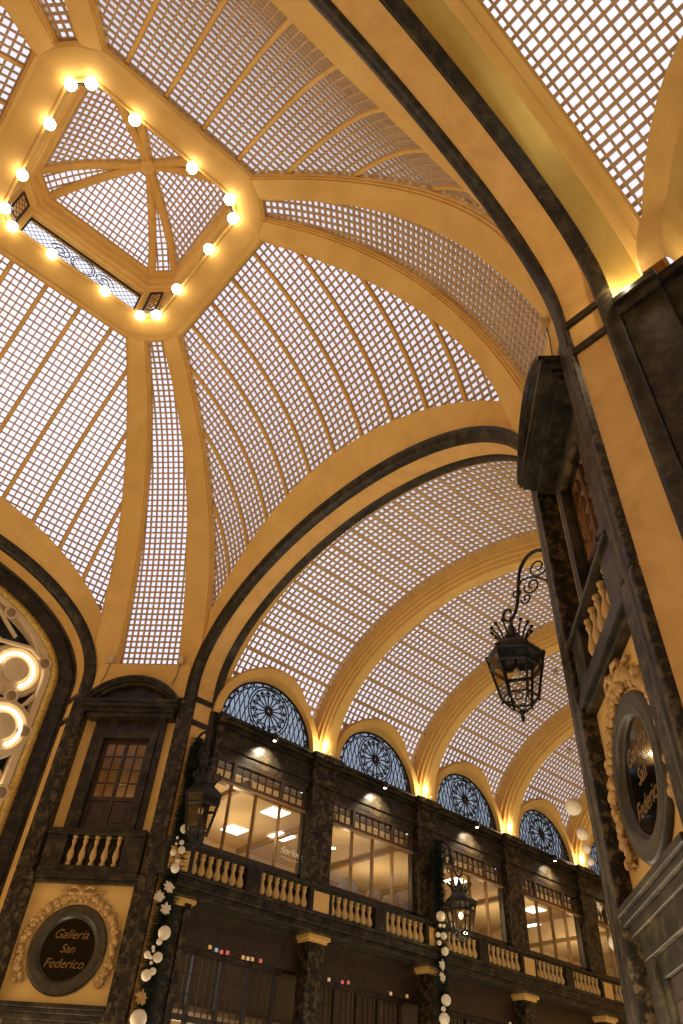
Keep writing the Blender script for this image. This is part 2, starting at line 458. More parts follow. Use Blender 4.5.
g0 = thing('clerestory_grille', 'black diamond lattice grille in the lantern drum '+names4[0], 'grille', group='drum window grilles')
obj('frame', fr, M['iron'], g0); obj('lattice', la, M['iron'], g0); obj('scrollwork', sc_, M['iron'], g0)
for k in (1,2,3): dup(g0, (0,0,0), k*pi/2, 'black diamond lattice grille in the lantern drum '+names4[k])
fr, la = grille_mesh(.24, zi+.06, 24.16, 3.78, .21)
cn4 = ['over the left pier', 'over the corner left of the cinema arch', 'over the corner behind the camera', 'over the right pier']
for k in range(4):
    if k == 0:
        h0 = thing('narrow_grille', '', 'grille', (0,0,0), pi/4, 'narrow drum window grilles'); obj('frame', MB().add([(x,y-.32,z) for x,y,z in fr.v], fr.f), M['iron'], h0); obj('lattice', MB().add([(x,y-.32,z) for x,y,z in la.v], la.f), M['iron'], h0); h = h0
    else: h = dup(h0, (0,0,0), pi/4+k*pi/2)
    h['label'] = 'narrow black corner grille of the lantern drum '+cn4[k]

# globes around the ring
bl = MB().ball((0,0,0), .165, 14, 10); sk = MB().lathe([(.05,.12),(.09,.14),(.09,.24)], n=10)
bb = None
ords = ['first','second','third','fourth']
for k in range(4):
    for j, s in enumerate((-2.29,-.953,.953,2.29)):
        m = Matrix.Rotation(k*pi/2, 3, 'Z'); q = m @ Vector((s, 2.70, zi-.12))
        if bb is None:
            bb = thing('globe_bulb', '', 'light bulb', group='globe bulbs round the lantern ring')
            obj('globe', bl, M['bulb'], bb, smooth=True); obj('socket', sk, M['iron'], bb); o = bb; place(o, q)
        else: o = dup(bb, q, 0)
        n5 = ['above the arcade arch','above the cinema arch','opposite the arcade','above the big right arch'][k]; c5 = ['the left pier','the left photo edge','the top left corner','the right pier']
        o['label'] = ('corner globe bulb toward %s, ring side %s' if j in (0,3) else 'inner globe bulb toward %s, ring side %s') % (c5[k] if j < 2 else c5[k-1], n5)

# ------------------------------------------------------------------ the four great arches
def arch_path():
    P_ = []
    for z in (0, 3, 6, 9, 11, 12.2): P_.append((0, z, 1))
    for i in range(97): P_.append((pi*i/96, None, 0))
    for z in (12.2, 11, 9, 6, 3, 0): P_.append((pi, z, 1))
    return P_
def arch_sweep(profile):
    """profile points (offset from the soffit ellipse, depth behind the arch face)"""
    rows = []
    for th, z, st in arch_path():
        row = []
        for r, dy in profile:
            if st: row.append(((R+r)*(1 if th == 0 else -1), A+dy, z))
            else: row.append(el(r, th, A+dy))
        rows.append(row)
    return MB().grid(rows)
roll = [(E+.05,.03),(E,-.03)] + [(E - (E+.03)*sin(a), E - (E+.03)*cos(a)) for a in [0.12+i*(pi/2-.24)/7 for i in range(8)]] + [(-.03,E-.0),(.02,E+.03)]
back = [(.02,W-E-.03),(-.035,W-E+.0),(-.05,W-E+.06),(-.05,W-.06),(-.03,W),(.62,W)]
soff = [(0,E-.02),(0,.45),(.0,W-.45),(0,W-E+.02)]
TR = [0]
def trim(mb, m, rz=0, loc=(0,0,0), **k):
    TR[0] += 1
    o = struct('trim_%d' % TR[0], mb, M[m], **k); return place(o, loc, rz)
def trim_copy(src, loc, rz):
    TR[0] += 1
    o = src.copy(); o.name = 'trim_%d' % TR[0]; COL.objects.link(o); place(o, loc, rz)
    for c in src.children:
        d = c.copy(); COL.objects.link(d); d.parent = o
        for g in c.children:
            e = g.copy(); COL.objects.link(e); e.parent = d
    return o
crossbars = MB()
for sg in (-1,1):
    for z in (ZB, 11.86):
        crossbars.box(*sorted((sg*(R-.05), sg*(R+.1))), A+E-.02, A+W-E+.02, z-.09, z+.09)
a0 = trim(arch_sweep(roll), 'marble', smooth=True, angle=50)
obj('back_moulding', arch_sweep(back), M['marble'], a0, smooth=True, angle=50)
obj('soffit_panel', arch_sweep(soff), M['panel'], a0, smooth=True, angle=50)
obj('crossbars', crossbars, M['marble'], a0, bevel=.02)
for k in (1,2,3): trim_copy(a0, (0,0,0), k*pi/2)

# ------------------------------------------------------------------ arcade vaults (A straight ahead, B overhead at the right)
def arc_tab():
    t = []; s = 0; px, pz = 0, VH
    for i in range(1, 2001):
        a = pi/2*i/2000; x, z = VR*sin(a), VH*cos(a); s += hypot(x-px, z-pz); px, pz = x, z; t.append((s, a))
    return t
AT = arc_tab()
def arc_angle(s):
    q = abs(s); lo, hi = 0, len(AT)-1
    if q >= AT[-1][0]: return (pi/2)*(1 if s > 0 else -1)
    while hi-lo > 1:
        m = (lo+hi)//2
        if AT[m][0] <= q: lo = m
        else: hi = m
    a = AT[lo][1] + (AT[hi][1]-AT[lo][1])*((q-AT[lo][0])/(AT[hi][0]-AT[lo][0]))
    return a*(1 if s > 0 else -1)
def vault_pos(u, v, d):
    a = arc_angle(v); x, z = VR*sin(a), VH*cos(a); nx, nz = x/VR**2, z/VH**2; n = hypot(nx, nz); d += .1
    return (x + nx/n*d, u, VZ + z + nz/n*d)
LR = 1.92; LX2 = 2.3
def bay_lattice(y0, y1, yc):
    n = round((y1-y0)/.218); pit = (y1-y0)/n
    def inside(u, v):
        x, y, z = vault_pos(u, v, 0)
        if z < 12.9 and abs(u-yc) < 1.9: return False
        return z > 12.3 and ((u-yc)**2 + (z-12.44)**2 > 2.13**2)
    return lattice(vault_pos, cells(y0, n, pit, .06), cells(-.955*10, 80, .2205, .06, 4, .073), inside, .05)
VF = None
yA = [(A+W+.30, 14.66)] + [(15.46+PITCH*i, 19.83+PITCH*i) for i in range(4)]
b, p = bay_lattice(yA[0][0]-.1, yA[0][1]+.1, Y0)
v0 = window(b, p)
b, p = bay_lattice(yA[1][0]-.1, yA[1][1]+.1, Y0+PITCH)
v1 = window(b, p)
for i in range(1,4): window_copy(v1, (0,PITCH*i,0), 0)
XB0, PB_ = 14.2, 6.4
def bay_lattice_b(y0, y1, yc):
    n = round((y1-y0)/.2); pit = (y1-y0)/n
    def inside(u, v):
        x, y, z = vault_pos(u, v, 0)
        return z > 12.3 and ((u-yc)**2 + (z-12.44)**2 > 3.05**2)
    return lattice(vault_pos, cells(y0, n, pit, .045), cells(-.205*47, 94, .205, .062), inside, .06)
b, p = bay_lattice_b(A+W+.80, 17.1, XB0)
vb = window(b, p, rz=-pi/2); window_copy(vb, (PB_,0,0), -pi/2)
# transverse ribs and the gilded cove behind the arch
def ell_sweep(profile, lowz=None):
    rows = []
    for i in range(81):
        th = pi*i/80
        rows.append([((VR-.8*s)*cos(th), y, VZ + (VH-.7*s)*sin(th)) for y, s in profile])
    return MB().grid(rows)
hr = [(-.40,-.3),(-.40,.38),(-.35,.40),(-.35,.60),(-.30,.64),(-.28,.80),(-.22,.84),(-.20,1.0)]
prof = hr + [(-y, s) for y, s in hr[::-1]]
r0 = trim(ell_sweep([(y+15.06, s) for y, s in prof]), 'plaster', smooth=True, angle=30)
for i in range(1,5): trim_copy(r0, (0,PITCH*i,0), 0)
for i in range(0,2): trim_copy(r0, (17.4-15.06+PB_*i,0,0), -pi/2)
cove = MB(); rows = []
for i in range(81):
    th = pi*i/80; row = []
    for y, s in ((A+W-.01,0.0),(A+W+.06,.20),(A+W+.16,.40),(A+W+.30,.56),(A+W+.46,.66),(A+W+.47,.64),(A+W+.50,.62),(A+W+.66,.70),(A+W+.68,.78),(A+W+.82,.84),(A+W+.85,.80),(A+W+.90,1.0),(A+W+.90,1.3)):
        rx = R+(VR-R)*s; rh = H+(VH-H)*s; rz_ = Z0+(VZ-Z0)*s
        row.append((rx*cos(th), y, rz_ + rh*sin(th)))
    rows.append(row)
rows = [[(x,y,12.2) for x,y,z in rows[0]]] + rows + [[(x,y,12.2) for x,y,z in rows[-1]]]
c0 = trim(MB().grid([r[4:] for r in rows]), 'plaster', rz=-pi/2, smooth=True, angle=30)
obj('gilded_cove', MB().grid([r[:5] for r in rows]), M['cove'], c0, smooth=True, angle=60)
rows = []
for i in range(81):
    th = pi*i/80
    rows.append([((R+(VR-R)*s)*cos(th), y, Z0+(VZ-Z0)*s + (H+(VH-H)*s)*sin(th)) for y, s in ((A+W-.01,.0),(A+W+.03,.25),(A+W+.16,.55),(A+W+.26,1.0),(A+W+.26,1.3))])
rows = [[(x,y,12.2) for x,y,z in rows[0]]] + rows + [[(x,y,12.2) for x,y,z in rows[-1]]]
trim(MB().grid(rows), 'plaster', smooth=True, angle=30)

# ------------------------------------------------------------------ one bay of the arcade wall (local: X along, Y out of the wall, Z up)
def xg(z): 
    q = 1-((z-VZ)/VH)**2
    return VR*sqrt(max(q, 0))
arv = MB(); rows = []
for i in range(49):
    th = pi*i/48; row = []
    for r, o_ in ((LR+.05,-.05),(LR,-.03),(LR,.03),(LR+.02,None),(LR+.05,'a'),(LR+.10,'b'),(LX2-.07,'b'),(LX2-.05,'c'),(LX2,'c'),(LX2+.02,'d')):
        z = 12.44 + r*sin(th); x = r*cos(th)
        if isinstance(o_, float): y = o_
        else:
            g = XW - min(xg(z), 6.75)           # distance of the vault surface in front of the wall
            y = max(g, .0) + {None:.09,'a':.16,'b':.15,'c':.04,'d':-.3}[o_]
        row.append((x, y, z))
    rows.append(row)
arv.grid(rows)
tym = MB(); rows = []
for i in range(25):
    th = pi*i/24; rows.append([(LR*cos(th), -.02, 12.44+LR*sin(th)), (2.62*cos(th), -.02, 12.44+2.0*sin(th))])
tym.grid(rows); 
lunglass = MB(); lunglass.poly([(LR*1.02*cos(pi*i/32), .0, 12.44+LR*1.02*sin(pi*i/32)) for i in range(33)])
ent = MB()
ent.box(-2.06,2.06,-.4,.06,11.24,11.5); ent.box(-2.06,2.06,-.4,.10,11.5,11.72); ent.box(-2.06,2.06,-.4,.04,11.72,12.14)
ent.box(-2.06,2.06,-.4,.16,12.14,12.24); ent.box(-2.06,2.06,-.4,.30,12.24,12.36); ent.box(-2.06,2.06,-.4,.38,12.36,12.46)
low = MB(); low.box(-2.58,2.58,-.35,.02,7.2,8.42)
slab = MB(); slab.box(-2.582,2.582,-.6,.66,7.1,7.34); slab.box(-2.582,2.582,-.6,.56,6.92,7.1); slab.box(-2.582,2.582,-.6,.74,7.34,7.42)
fascia = MB(); fascia.box(-2.582,2.582,-.75,-.3,5.98,6.93)
def pilaster():
    q = MB(); q.box(-.49,.49,-.3,.26,7.42,11.4); q.box(-.53,.53,-.3,.31,11.4,11.5); q.box(-.51,.51,-.3,.28,11.5,12.14)
    q.box(-.6,.6,-.3,.36,12.14,12.26); q.box(-.66,.66,-.3,.50,12.26,12.47); q.box(-.58,.58,-.3,.33,7.42,7.7); return q
def halfpil():
    q = MB(); q.box(-.10,.10,-.3,.28,0,12.14); q.box(-.16,.12,-.3,.40,12.14,12.47); return q
# mezzanine window frame
wf = MB()
for x in (-2.02,1.92): wf.box(x,x+.1,-.09,.06,8.4,11.24)
wf.box(-2.02,2.02,-.09,.06,11.14,11.24); wf.box(-2.02,2.02,-.09,.06,8.4,8.5); 
for x in (-1.03,.93): wf.box(x,x+.1,-.09,.07,10.56,11.2)
tb = MB()
for x0, x1, n in ((-1.92,-1.03,3),(-.93,.93,6),(1.03,1.92,3)):
    for i in range(1, n): x = x0+(x1-x0)*i/n; tb.box(x-.016,x+.016,-.04,.02,10.56,11.16)
    tb.box(x0,x1,-.04,.02,10.83,10.865)
gm = MB(); gm.box(-.03,.03,-.07,.05,8.48,10.42); gm.box(-1.0,-.955,-.07,.06,8.48,10.42); gm.box(.955,1.0,-.07,.06,8.48,10.42); gm.box(-2.0,2.0,-.08,.10,10.40,10.47);  # golden wood paints these frame bars as lit
tr_ = MB(); tr_.box(-2.0,2.0,-.08,.08,10.47,10.58)
pn = MB(); pn.add([(-2,-.03,8.42),(2,-.03,8.42),(2,-.03,11.2),(-2,-.03,11.2)], [(0,1,2,3)])
# shop front below
sf = MB()
for x in (-1.95,-.98,-.06,.86,1.83): sf.box(x,x+.12,-.62,-.5,0,5.98)
for z in (2.6,4.35,5.86): sf.box(-2.1,2.1,-.62,-.5,z,z+.14)
sl = MB()
for a in range(4):
    x0 = -1.83+.92*a
    for i in (1,2,3): sl.box(x0+.21*i-.012,x0+.21*i+.012,-.57,-.54,4.45,5.9)
    for z in (4.95,5.4): sl.box(x0,x0+.82,-.57,-.54,z-.012,z+.012)
sgl = MB(); sgl.add([(-2.1,-.58,2.7),(2.1,-.58,2.7),(2.1,-.58,5.9),(-2.1,-.58,5.9)], [(0,1,2,3)])
colm = MB(); colm.box(-.31,.31,-.3,.20,.25,6.74); colm.box(-.38,.38,-.3,.26,0,.25)
cap = MB(); cap.box(-.36,.36,-.3,.25,6.74,6.82); cap.box(-.44,.44,-.3,.32,6.82,6.92)

# lunette grille
lfr, lro, lsc = MB(), MB(), MB()
N_ = 48
lfr.grid([[((LR-d)*cos(pi*i/N_), y, 12.46+(LR-d)*sin(pi*i/N_)) for d, y in ((0,.02),(.08,.02),(.08,.08),(0,.08))] for i in range(N_+1)], cv=True)
lfr.box(-LR,LR,.02,.08,12.45,12.53)
yy = .05; RC = (0, 13.36); rr_ = .80
for r_ in (.88,.78,.12):
    lro.tube([(RC[0]+r_*cos(2*pi*i/36), yy, RC[1]+r_*sin(2*pi*i/36)) for i in range(36)], .026 if r_ > .5 else .07, 5, True)
for k in range(8):
    a = 2*pi*k/8+pi/8
    for sg in (-1,1):
        pts = []
        for i in range(15):
            t = i/14; r_ = .10+.60*sin(t*pi*.62)/sin(pi*.5)*.93; off = sg*(.03+.20*t**1.3) if t < .75 else sg*(.03+.20*t**1.3 - .5*(t-.75))
            pts.append((RC[0]+r_*cos(a)-off*sin(a), yy, RC[1]+r_*sin(a)+off*cos(a)))
        lro.tube(pts, .026, 5)
    for sg in (-1,1):
        pts = []
        for i in range(15):
            t = i/14*2.4*pi; r_ = .115*(1-.6*i/14); c_ = (.60, sg*.10)
            x, z = c_[0]+r_*cos(t), c_[1]+sg*r_*sin(t)
            pts.append((RC[0]+x*cos(a)-z*sin(a), yy, RC[1]+x*sin(a)+z*cos(a)))
        lro.tube(pts, .026, 4)
    lro.ball((RC[0]+.80*cos(a+pi/8), yy, RC[1]+.80*sin(a+pi/8)), .04, 6, 4)
for sg in (-1,1):
    for j in range(9):                     # fan of crossing bowed bars
        for lean in (-1,1):
            pts = []
            for i in range(14):
                t = i/13; z = 12.48 + 1.95*t; x = sg*(.45 + .21*j) + lean*.55*t**1.25 - (.0)
                inside_ = hypot(x, z-12.46) < LR-.03 and hypot(x, z-RC[1]) > .88 and sg*x > 0
                if inside_: pts.append((x, yy+.01*lean, z))
                elif len(pts) > 1: lsc.tube(pts, .022, 4); pts = []
                else: pts = []
            if len(pts) > 1: lsc.tube(pts, .022, 4)
lsc.tube([((LR-.2)*cos(pi*i/40), yy, 12.46+(LR-.2)*sin(pi*i/40)) for i in range(41)], .022, 4)
for i in range(1, 14):
    a = pi*i/14; lsc.ball(((LR-.13)*cos(a), yy, 12.46+(LR-.13)*sin(a)), .05, 6, 4)

# balustrade
bp_ = [(.055,0),(.065,.02),(.065,.06),(.035,.08),(.05,.12),(.078,.19),(.070,.26),(.040,.36),(.032,.42),(.045,.46),(.058,.50),(.04,.54),(.062,.57),(.062,.60)]
def baluster(h, f=1.2): k = h/.60; return MB().lathe([(r*f, z*k) for r, z in bp_], n=10).mesh('baluster', True, 50)
bal_me = baluster(.72, 1.5); bal_me.materials.append(M['stone'])
rail = MB(); rail.box(-2.143,3.02,.20,.50,8.10,8.15); rail.box(-2.143,3.02,.17,.53,8.15,8.24)
plin = MB(); plin.box(-2.143,3.02,.2,.48,7.34,7.40)
blk = [MB().box(-.24,.24,.2,.5,7.40,8.10), MB().box(2.12,3.019,.2,.5,7.40,8.10)]
inl = [MB().box(2.26,2.88,.49,.515,7.46,8.04)]

spot_body = MB().lathe([(.05,.0),(.10,.02),(.12,.12),(.11,.2),(.04,.26)], n=12); spot_arm = MB().tube([(0,-.14,.2),(0,-.06,.26),(0,0,.22)], .02, 6)
spot_lens = MB().lathe([(.055,-.012),(.062,.012)], n=12)

first = {}
def put(key, make, loc, rz, label=None):
    if key not in first:
        first[key] = make(); o = place(first[key], loc, rz)
    else:
        o = dup(first[key], loc, rz)
    if label: o['label'] = label
    return o
def put_struct(key, name, mb, m, loc, rz, kids=(), **k):
    if key not in first:
        o = first[key] = struct(name, mb, M[m], **k); place(o, loc, rz)
        for n, q, mm_, kw in kids: obj(n, q, M[mm_], o, **kw)
    else:
        o = first[key].copy(); o.name = name; COL.objects.link(o); place(o, loc, rz)
        for c in first[key].children:
            d = c.copy(); COL.objects.link(d); d.parent = o
    return o
def bay(loc, rz, where, full=True, light=1.0):
    put_struct('arv', 'trim_100', arv, 'plaster', loc, rz, [('tympanum', tym, 'plaster', {})], smooth=True, angle=30)
    put_struct('lun', 'window_100', lunglass, 'lunette_glass', loc, rz)
    if not full: return
    def mk():
        o = thing('lunette_grille', '', 'grille', group='fan grilles in the lunettes')
        obj('frame', lfr, M['iron'], o); obj('rosette', lro, M['iron'], o); obj('lattice', lsc, M['iron'], o); return o
    put('grille', mk, loc, rz, 'wrought iron lunette grille with a rosette, ' + where)
    if not full: return
    put_struct('ent', 'trim_200', ent, 'marble', loc, rz, bevel=.012)
    put_struct('low', 'wall_low', low, 'marble', loc, rz)
    put_struct('slab', 'trim_300', slab, 'marble', loc, rz, bevel=.015)
    put_struct('fas', 'trim_400', fascia, 'wood', loc, rz)
    put_struct('win', 'window_200', wf, 'wood', loc, rz, [('transom_bars', tb, 'wood', {}), ('centre_mullion', gm, 'light_and_lit_wood', {}), ('transom', tr_, 'wood', {}), ('pane', pn, 'pane', {})])
    put_struct('shop', 'window_300', sf, 'wood', loc, rz, [('glazing_bars', sl, 'wood', {}), ('pane', sgl, 'pane', {})])
    def mk():
        o = thing('balustrade', '', 'balustrade', group='balcony balustrades of the arcade')
        obj('rail', rail, M['marble'], o, bevel=.02); obj('plinth', plin, M['marble'], o); [obj('pedestal', b1, M['marble'], o) for b1 in blk]; [obj('inlay', b1, M['panel'], o) for b1 in inl]
        for sg in (-1,1):
            for i in range(7): place(obj('baluster', bal_me, None, o), (sg*(.40+.268*i), .35, 7.39))
        return o
    put('balus', mk, loc, rz, 'balcony balustrade with yellow stone balusters, ' + where)
    def mk():
        o = thing('spotlight', '', 'spotlight', group='spotlights under the lunettes')
        obj('housing', spot_body, M['iron'], o, smooth=True, angle=40); obj('arm', spot_arm, M['iron'], o); obj('lens', spot_lens, M['spot'], o); return o
    m = Matrix.Rotation(rz, 3, 'Z'); q = Vector(loc) + m @ Vector((-.1*0-.1, .50, 12.16))
    put('spot', mk, q, rz, 'small spotlight on the cornice below the lunette, ' + where)
    q2 = Vector(loc) + m @ Vector((-.1, .50, 12.12))
    lamp('spot_lamp', q2, 300, (1,.80,.55), .04, 'SPOT', (radians(-30), 0, rz), spot_size=radians(110), spot_blend=.9)
cnt = ['in the first bay beside the left pier', 'in the second bay from the left pier', 'in the third bay from the left pier', 'in the fourth bay from the left pier', 'in the last bay behind the right pier']
up_h = MB(); up_h.box(-.06,.06,-.05,.07,0,.09); up_l = MB(); up_l.box(-.05,.05,-.04,.06,.091,.10)
def uplight(q, rz, label, en=27, off=(.10,-.30)):
    def mk():
        o = thing('uplight', '', 'uplight', group='small uplights on the cornices'); obj('housing', up_h, M['flood'], o); obj('lens', up_l, M['spot'], o); return o
    put('up', mk, q, rz, label)
    lamp('uplight_lamp', (q[0]+off[0], q[1]+off[1], q[2]+.30), en, WARM, .05)
for i in range(5):
    y = Y0 + PITCH*i
    bay((-XW, y, 0), -pi/2, cnt[i])
    o = put_struct('pil', 'pillar', pilaster(), 'granite', (-XW, y+PITCH/2, 0), -pi/2, bevel=.015); 
    put_struct('col', 'pillar', colm, 'granite', (-XW, y+PITCH/2+.2, 0), -pi/2, [('capital', cap, 'plaster', {})], bevel=.015)
    uplight((-XW+.44, y+PITCH/2, 12.47), -pi/2, 'tiny uplight on the cornice at the rib foot %s' % ['after the first lunette','after the second lunette','after the third lunette','after the fourth lunette','at the far end of the arcade'][i])
    bay((XW, y, 0), pi/2, 'on the hidden right wall, bay %s' % ['one','two','three','four','five'][i], full=False)
    lamp('uplight_lamp', (XW-.44, y+PITCH/2, 12.66), 32, WARM, .05)
put_struct('hp', 'pillar', halfpil(), 'granite', (-XW, A+W+.11, 0), -pi/2)
put_struct('col', 'pillar', colm, 'granite', (-XW, A+W-.12, 0), -pi/2)
wl_ = MB(); wl_.box(XW, XW+.3, A+W, 36.5, 0, 12.44)
struct('wall_right', wl_, M['marble'])
e_ = MB(); e_.box(-8,8,36.4,36.7,0,17.5); struct('wall_end', e_, M['plaster'])
# arcade B (the camera stands in its first bay): larger lunettes set in deep reveals
def arvB():
    q = MB(); rows = []; L1, L2 = 2.72, 3.2
    for i in range(49):
        th = pi*i/48; row = []
        for r, o_ in ((L1-.28,-1.16),(L1-.25,-1.0),(L1-.05,-.3),(L1,None),(L1+.04,'a'),(L2-.04,'b'),(L2,'c'),(L2+.02,'d')):
            z = 12.44 + r*sin(th); x = r*cos(th)
            y = o_ if isinstance(o_, float) else max(XW - min(xg(z), 6.75), .1) + {None:.02,'a':.09,'b':.10,'c':.03,'d':-.3}[o_]
            row.append((x, y, z))
        rows.append(row)
    return q.grid(rows)
avb = arvB()
lgB = MB().poly([(2.5*cos(pi*i/32), -1.14, 12.44+2.5*sin(pi*i/32)) for i in range(33)])
enB = MB(); enB.box(-3.2,3.2,-1.2,-.05,11.2,12.2); enB.box(-3.2,3.2,-1.2,.04,12.2,12.4)
def scaled(mb, k, dy): return MB().add([(x*k, y+dy, 12.44+(z-12.44)*k) for x, y, z in mb.v], mb.f)
for i in range(2):
    x = XB0 + PB_*i
    for sg in (1,-1):
        rz = pi if sg > 0 else 0
        put_struct('avb', 'trim_600', avb, 'plaster', (x, sg*XW, 0), rz, smooth=True, angle=30)
        put_struct('lgb', 'window_400', lgB, 'lunette_glass', (x, sg*XW, 0), rz)
        put_struct('enb', 'trim_700', enB, 'marble', (x, sg*XW, 0), rz)
        put_struct('pil', 'pillar', None, 'granite', (x+PB_/2, sg*XW, 0), rz)
        lamp('uplight_lamp', (x+PB_/2, sg*(XW-.5), 12.75), 30, WARM, .05)
gB = thing('lunette_grille', 'wrought iron lunette grille at the right photo edge above the near pillar', 'grille', (XB0, XW, 0), pi)
for n_, q_ in (('frame', lfr), ('rosette', lro), ('lattice', lsc)): obj(n_, scaled(q_, 1.29, -1.14), M['iron'], gB)
nb = MB(); nb.box(-.36,.36,-1.2,.10,0,11.95); nb.box(-.37,.37,-1.2,.16,11.95,12.2); nb.box(-.38,.38,-1.2,.22,12.2,12.36)
for sg in (1,-1): put_struct('nb', 'pillar', nb, 'marble', (A+W+.36, sg*XW, 0), pi if sg > 0 else 0, bevel=.02)
uplight((A+W+.24, XW-.10, 12.36), pi, 'uplight throwing a gold glow on the cove beside the right pier', 42, (-.02,-.16))
lamp('uplight_lamp', (A+W+.30, -XW+.40, 12.7), 40, WARM, .05)
uplight((12.15, XW+.55, 12.4), pi, 'added fill uplight on the sill of the lunette at the right photo edge', 16, (0,-.1))  # added fixture that brightens the deep lunette reveal
wb_ = MB()
for sg in (-1,1): wb_.box(A+W+.3, 26.5, *sorted((sg*(XW+.06), sg*(XW+1.3))), 0, 11.3)
struct('wall_near', wb_, M['marble'])
e_ = MB(); e_.box(26.2,26.5,-8,8,0,17.5); struct('wall_far', e_, M['plaster'])
e_ = MB(); e_.box(-8,8,-A-W-.3,-A-W,0,17.5); struct('wall_light_block', e_, M['plaster'])  # unseen wall added across the fourth arm to keep it dark
fl = MB(); fl.box(-14,28,-12,38,-.2,0); struct('floor', fl, M['floor'])

# ------------------------------------------------------------------ rooms behind the mezzanine windows
rm = MB()
def room(x0,x1,y0,y1,z0,z1,m):
    q = MB(); q.add([(x0,y0,z0),(x1,y0,z0),(x1,y1,z0),(x0,y1,z0),(x0,y0,z1),(x1,y0,z1),(x1,y1,z1),(x0,y1,z1)],
                    [(0,1,2,3),(7,6,5,4),(0,4,5,1),(2,6,7,3),(3,7,4,0)]); return q
ZF, ZC = 7.85, 10.95
walls = [(10.5,19.3,'room'),(19.3,25.2,'roomdark'),(25.2,31.8,'roomtile'),(31.8,41.2,'room')]
for (a, b_, m), n in zip(walls, ['left','centre','side','rear']):
    q = MB().box(-13.2,-13.1,a,b_,ZF,ZC)
    struct('wall_room_'+n, q, M[m])
q = MB(); q.box(-13.2,-7.1,10.4,10.5,ZF,ZC); q.box(-13.2,-7.1,41.2,41.3,ZF,ZC); struct('wall_room_end', q, M['room'])
q = MB(); q.box(-13.2,-7.05,10.5,41.2,ZC,ZC+.2); struct('ceiling_room', q, M['roomceil'])
q = MB(); q.box(-13.2,-7.05,10.5,41.2,ZF-.2,ZF); struct('floor_room', q, M['roomdark'])
q = MB(); q.box(-11.2,-7.6,10.5,36.4,4.62,4.75); struct('ceiling_shop', q, M['roomdark'])
q = MB(); q.box(-11.2,-11.1,10.5,36.4,0,7.65); struct('wall_shop', q, M['roomdark'])
lp = MB(); lp.box(-.38,.38,-.38,.38,-.05,0); lf = MB(); lf.box(-.42,.42,-.42,.42,-.03,.0)
pan = [(-11.2,14.6,'square white ceiling panel lamp deepest in the first bay room'),(-8.6,14.55,'square white ceiling panel lamp nearest the glass of the first bay'),(-10.35,16.2,'square white ceiling panel lamp beside the lettering, first bay'),
       (-8.8,24.2,'square white ceiling panel lamp behind the hanging lantern, third bay'),(-8.75,29.5,'square white ceiling panel lamp in the fourth bay, the nearer one'),(-10.4,31.3,'square white ceiling panel lamp in the fourth bay, the deeper one')]
for x, y, l in pan:
    def mk():
        o = thing('ceiling_light', '', 'ceiling light', group='panel lights in the mezzanine rooms'); obj('diffuser', lp, M['led'], o); obj('frame', lf, M['white'], o); return o
    put('pan', mk, (x,y,ZC-.02), 0, l)
for y in (14., 21., 28., 35.): lamp('room_lamp', (-10.4, y, 9.5), 85, (1,.78,.48), .25)
for i in range(5): lamp('room_lamp', (-8.3, Y0+PITCH*i, 9.9), 32, (1,.76,.44), .15)  # added fill close to the glass, brightens the transom panes
dl = MB().lathe([(.09,-.03),(.10,0)], n=12)
tag(place(obj('downlight', dl, M['led']), (-9.9,18.4,ZC)), 'small round downlight in the ceiling of the second bay', 'downlight')
for i in range(5): lamp('shop_lamp', (-9.2, Y0+PITCH*i, 3.4), 70, (1,.78,.5), .15)
# counter and shelf inside the rooms
ct = MB(); ct.box(-8.6,-7.9,10.9,14.0,ZF,8.5); tag(obj('counter', ct, M['cream'], bevel=.02), 'pale counter behind the first bay window', 'counter')
ct = MB(); ct.box(-12.6,-11.9,19.6,24.6,ZF,8.9); tag(obj('counter', ct, M['cream'], bevel=.02), 'long pale counter behind the dining chairs of the second bay', 'counter')
ct = MB(); ct.box(-10.6,-9.6,31.0,35.2,ZF,8.9); tag(obj('counter', ct, M['signwhite'], bevel=.02), 'white counter behind the fourth bay window', 'counter')
sh = thing('wall_shelf', 'dark gridded shelf against the room wall of the third bay', 'shelf', (0,0,0))
obj('carcass', MB().box(-13.05,-12.7,25.6,29.6,ZF,10.6), M['roomdark'], sh)
gr = MB()
for i in range(10): gr.box(-12.70,-12.64,25.6+.44*i-.02,25.6+.44*i+.02,ZF,10.6)
for i in range(8): gr.box(-12.70,-12.64,25.6,29.6,ZF+.38*i,ZF+.38*i+.04)
obj('grid', gr, M['light_and_lit_wood'], sh)
for i, (x0,x1,y0,y1,z1,l) in enumerate(((-9.6,-9.5,13.6,15.4,9.0,'low dark screen inside the first bay room'),(-11.0,-10.9,21.0,23.6,9.6,'tall dark screen inside the second bay room'),(-11.4,-11.3,33.0,34.2,9.9,'tall dark screen inside the fourth bay room'))):
    tag(obj('screen', MB().box(x0,x1,y0,y1,ZF,z1), M['wood']), l, 'screen')
for i in range(8):
    y = 12.4+3.7*i; q = MB().box(-13.1,-7.2,y-.09,y+.09,ZC-.16,ZC); TR[0] += 1
    struct('trim_%d' % (800+i), q, M['roomdark'])
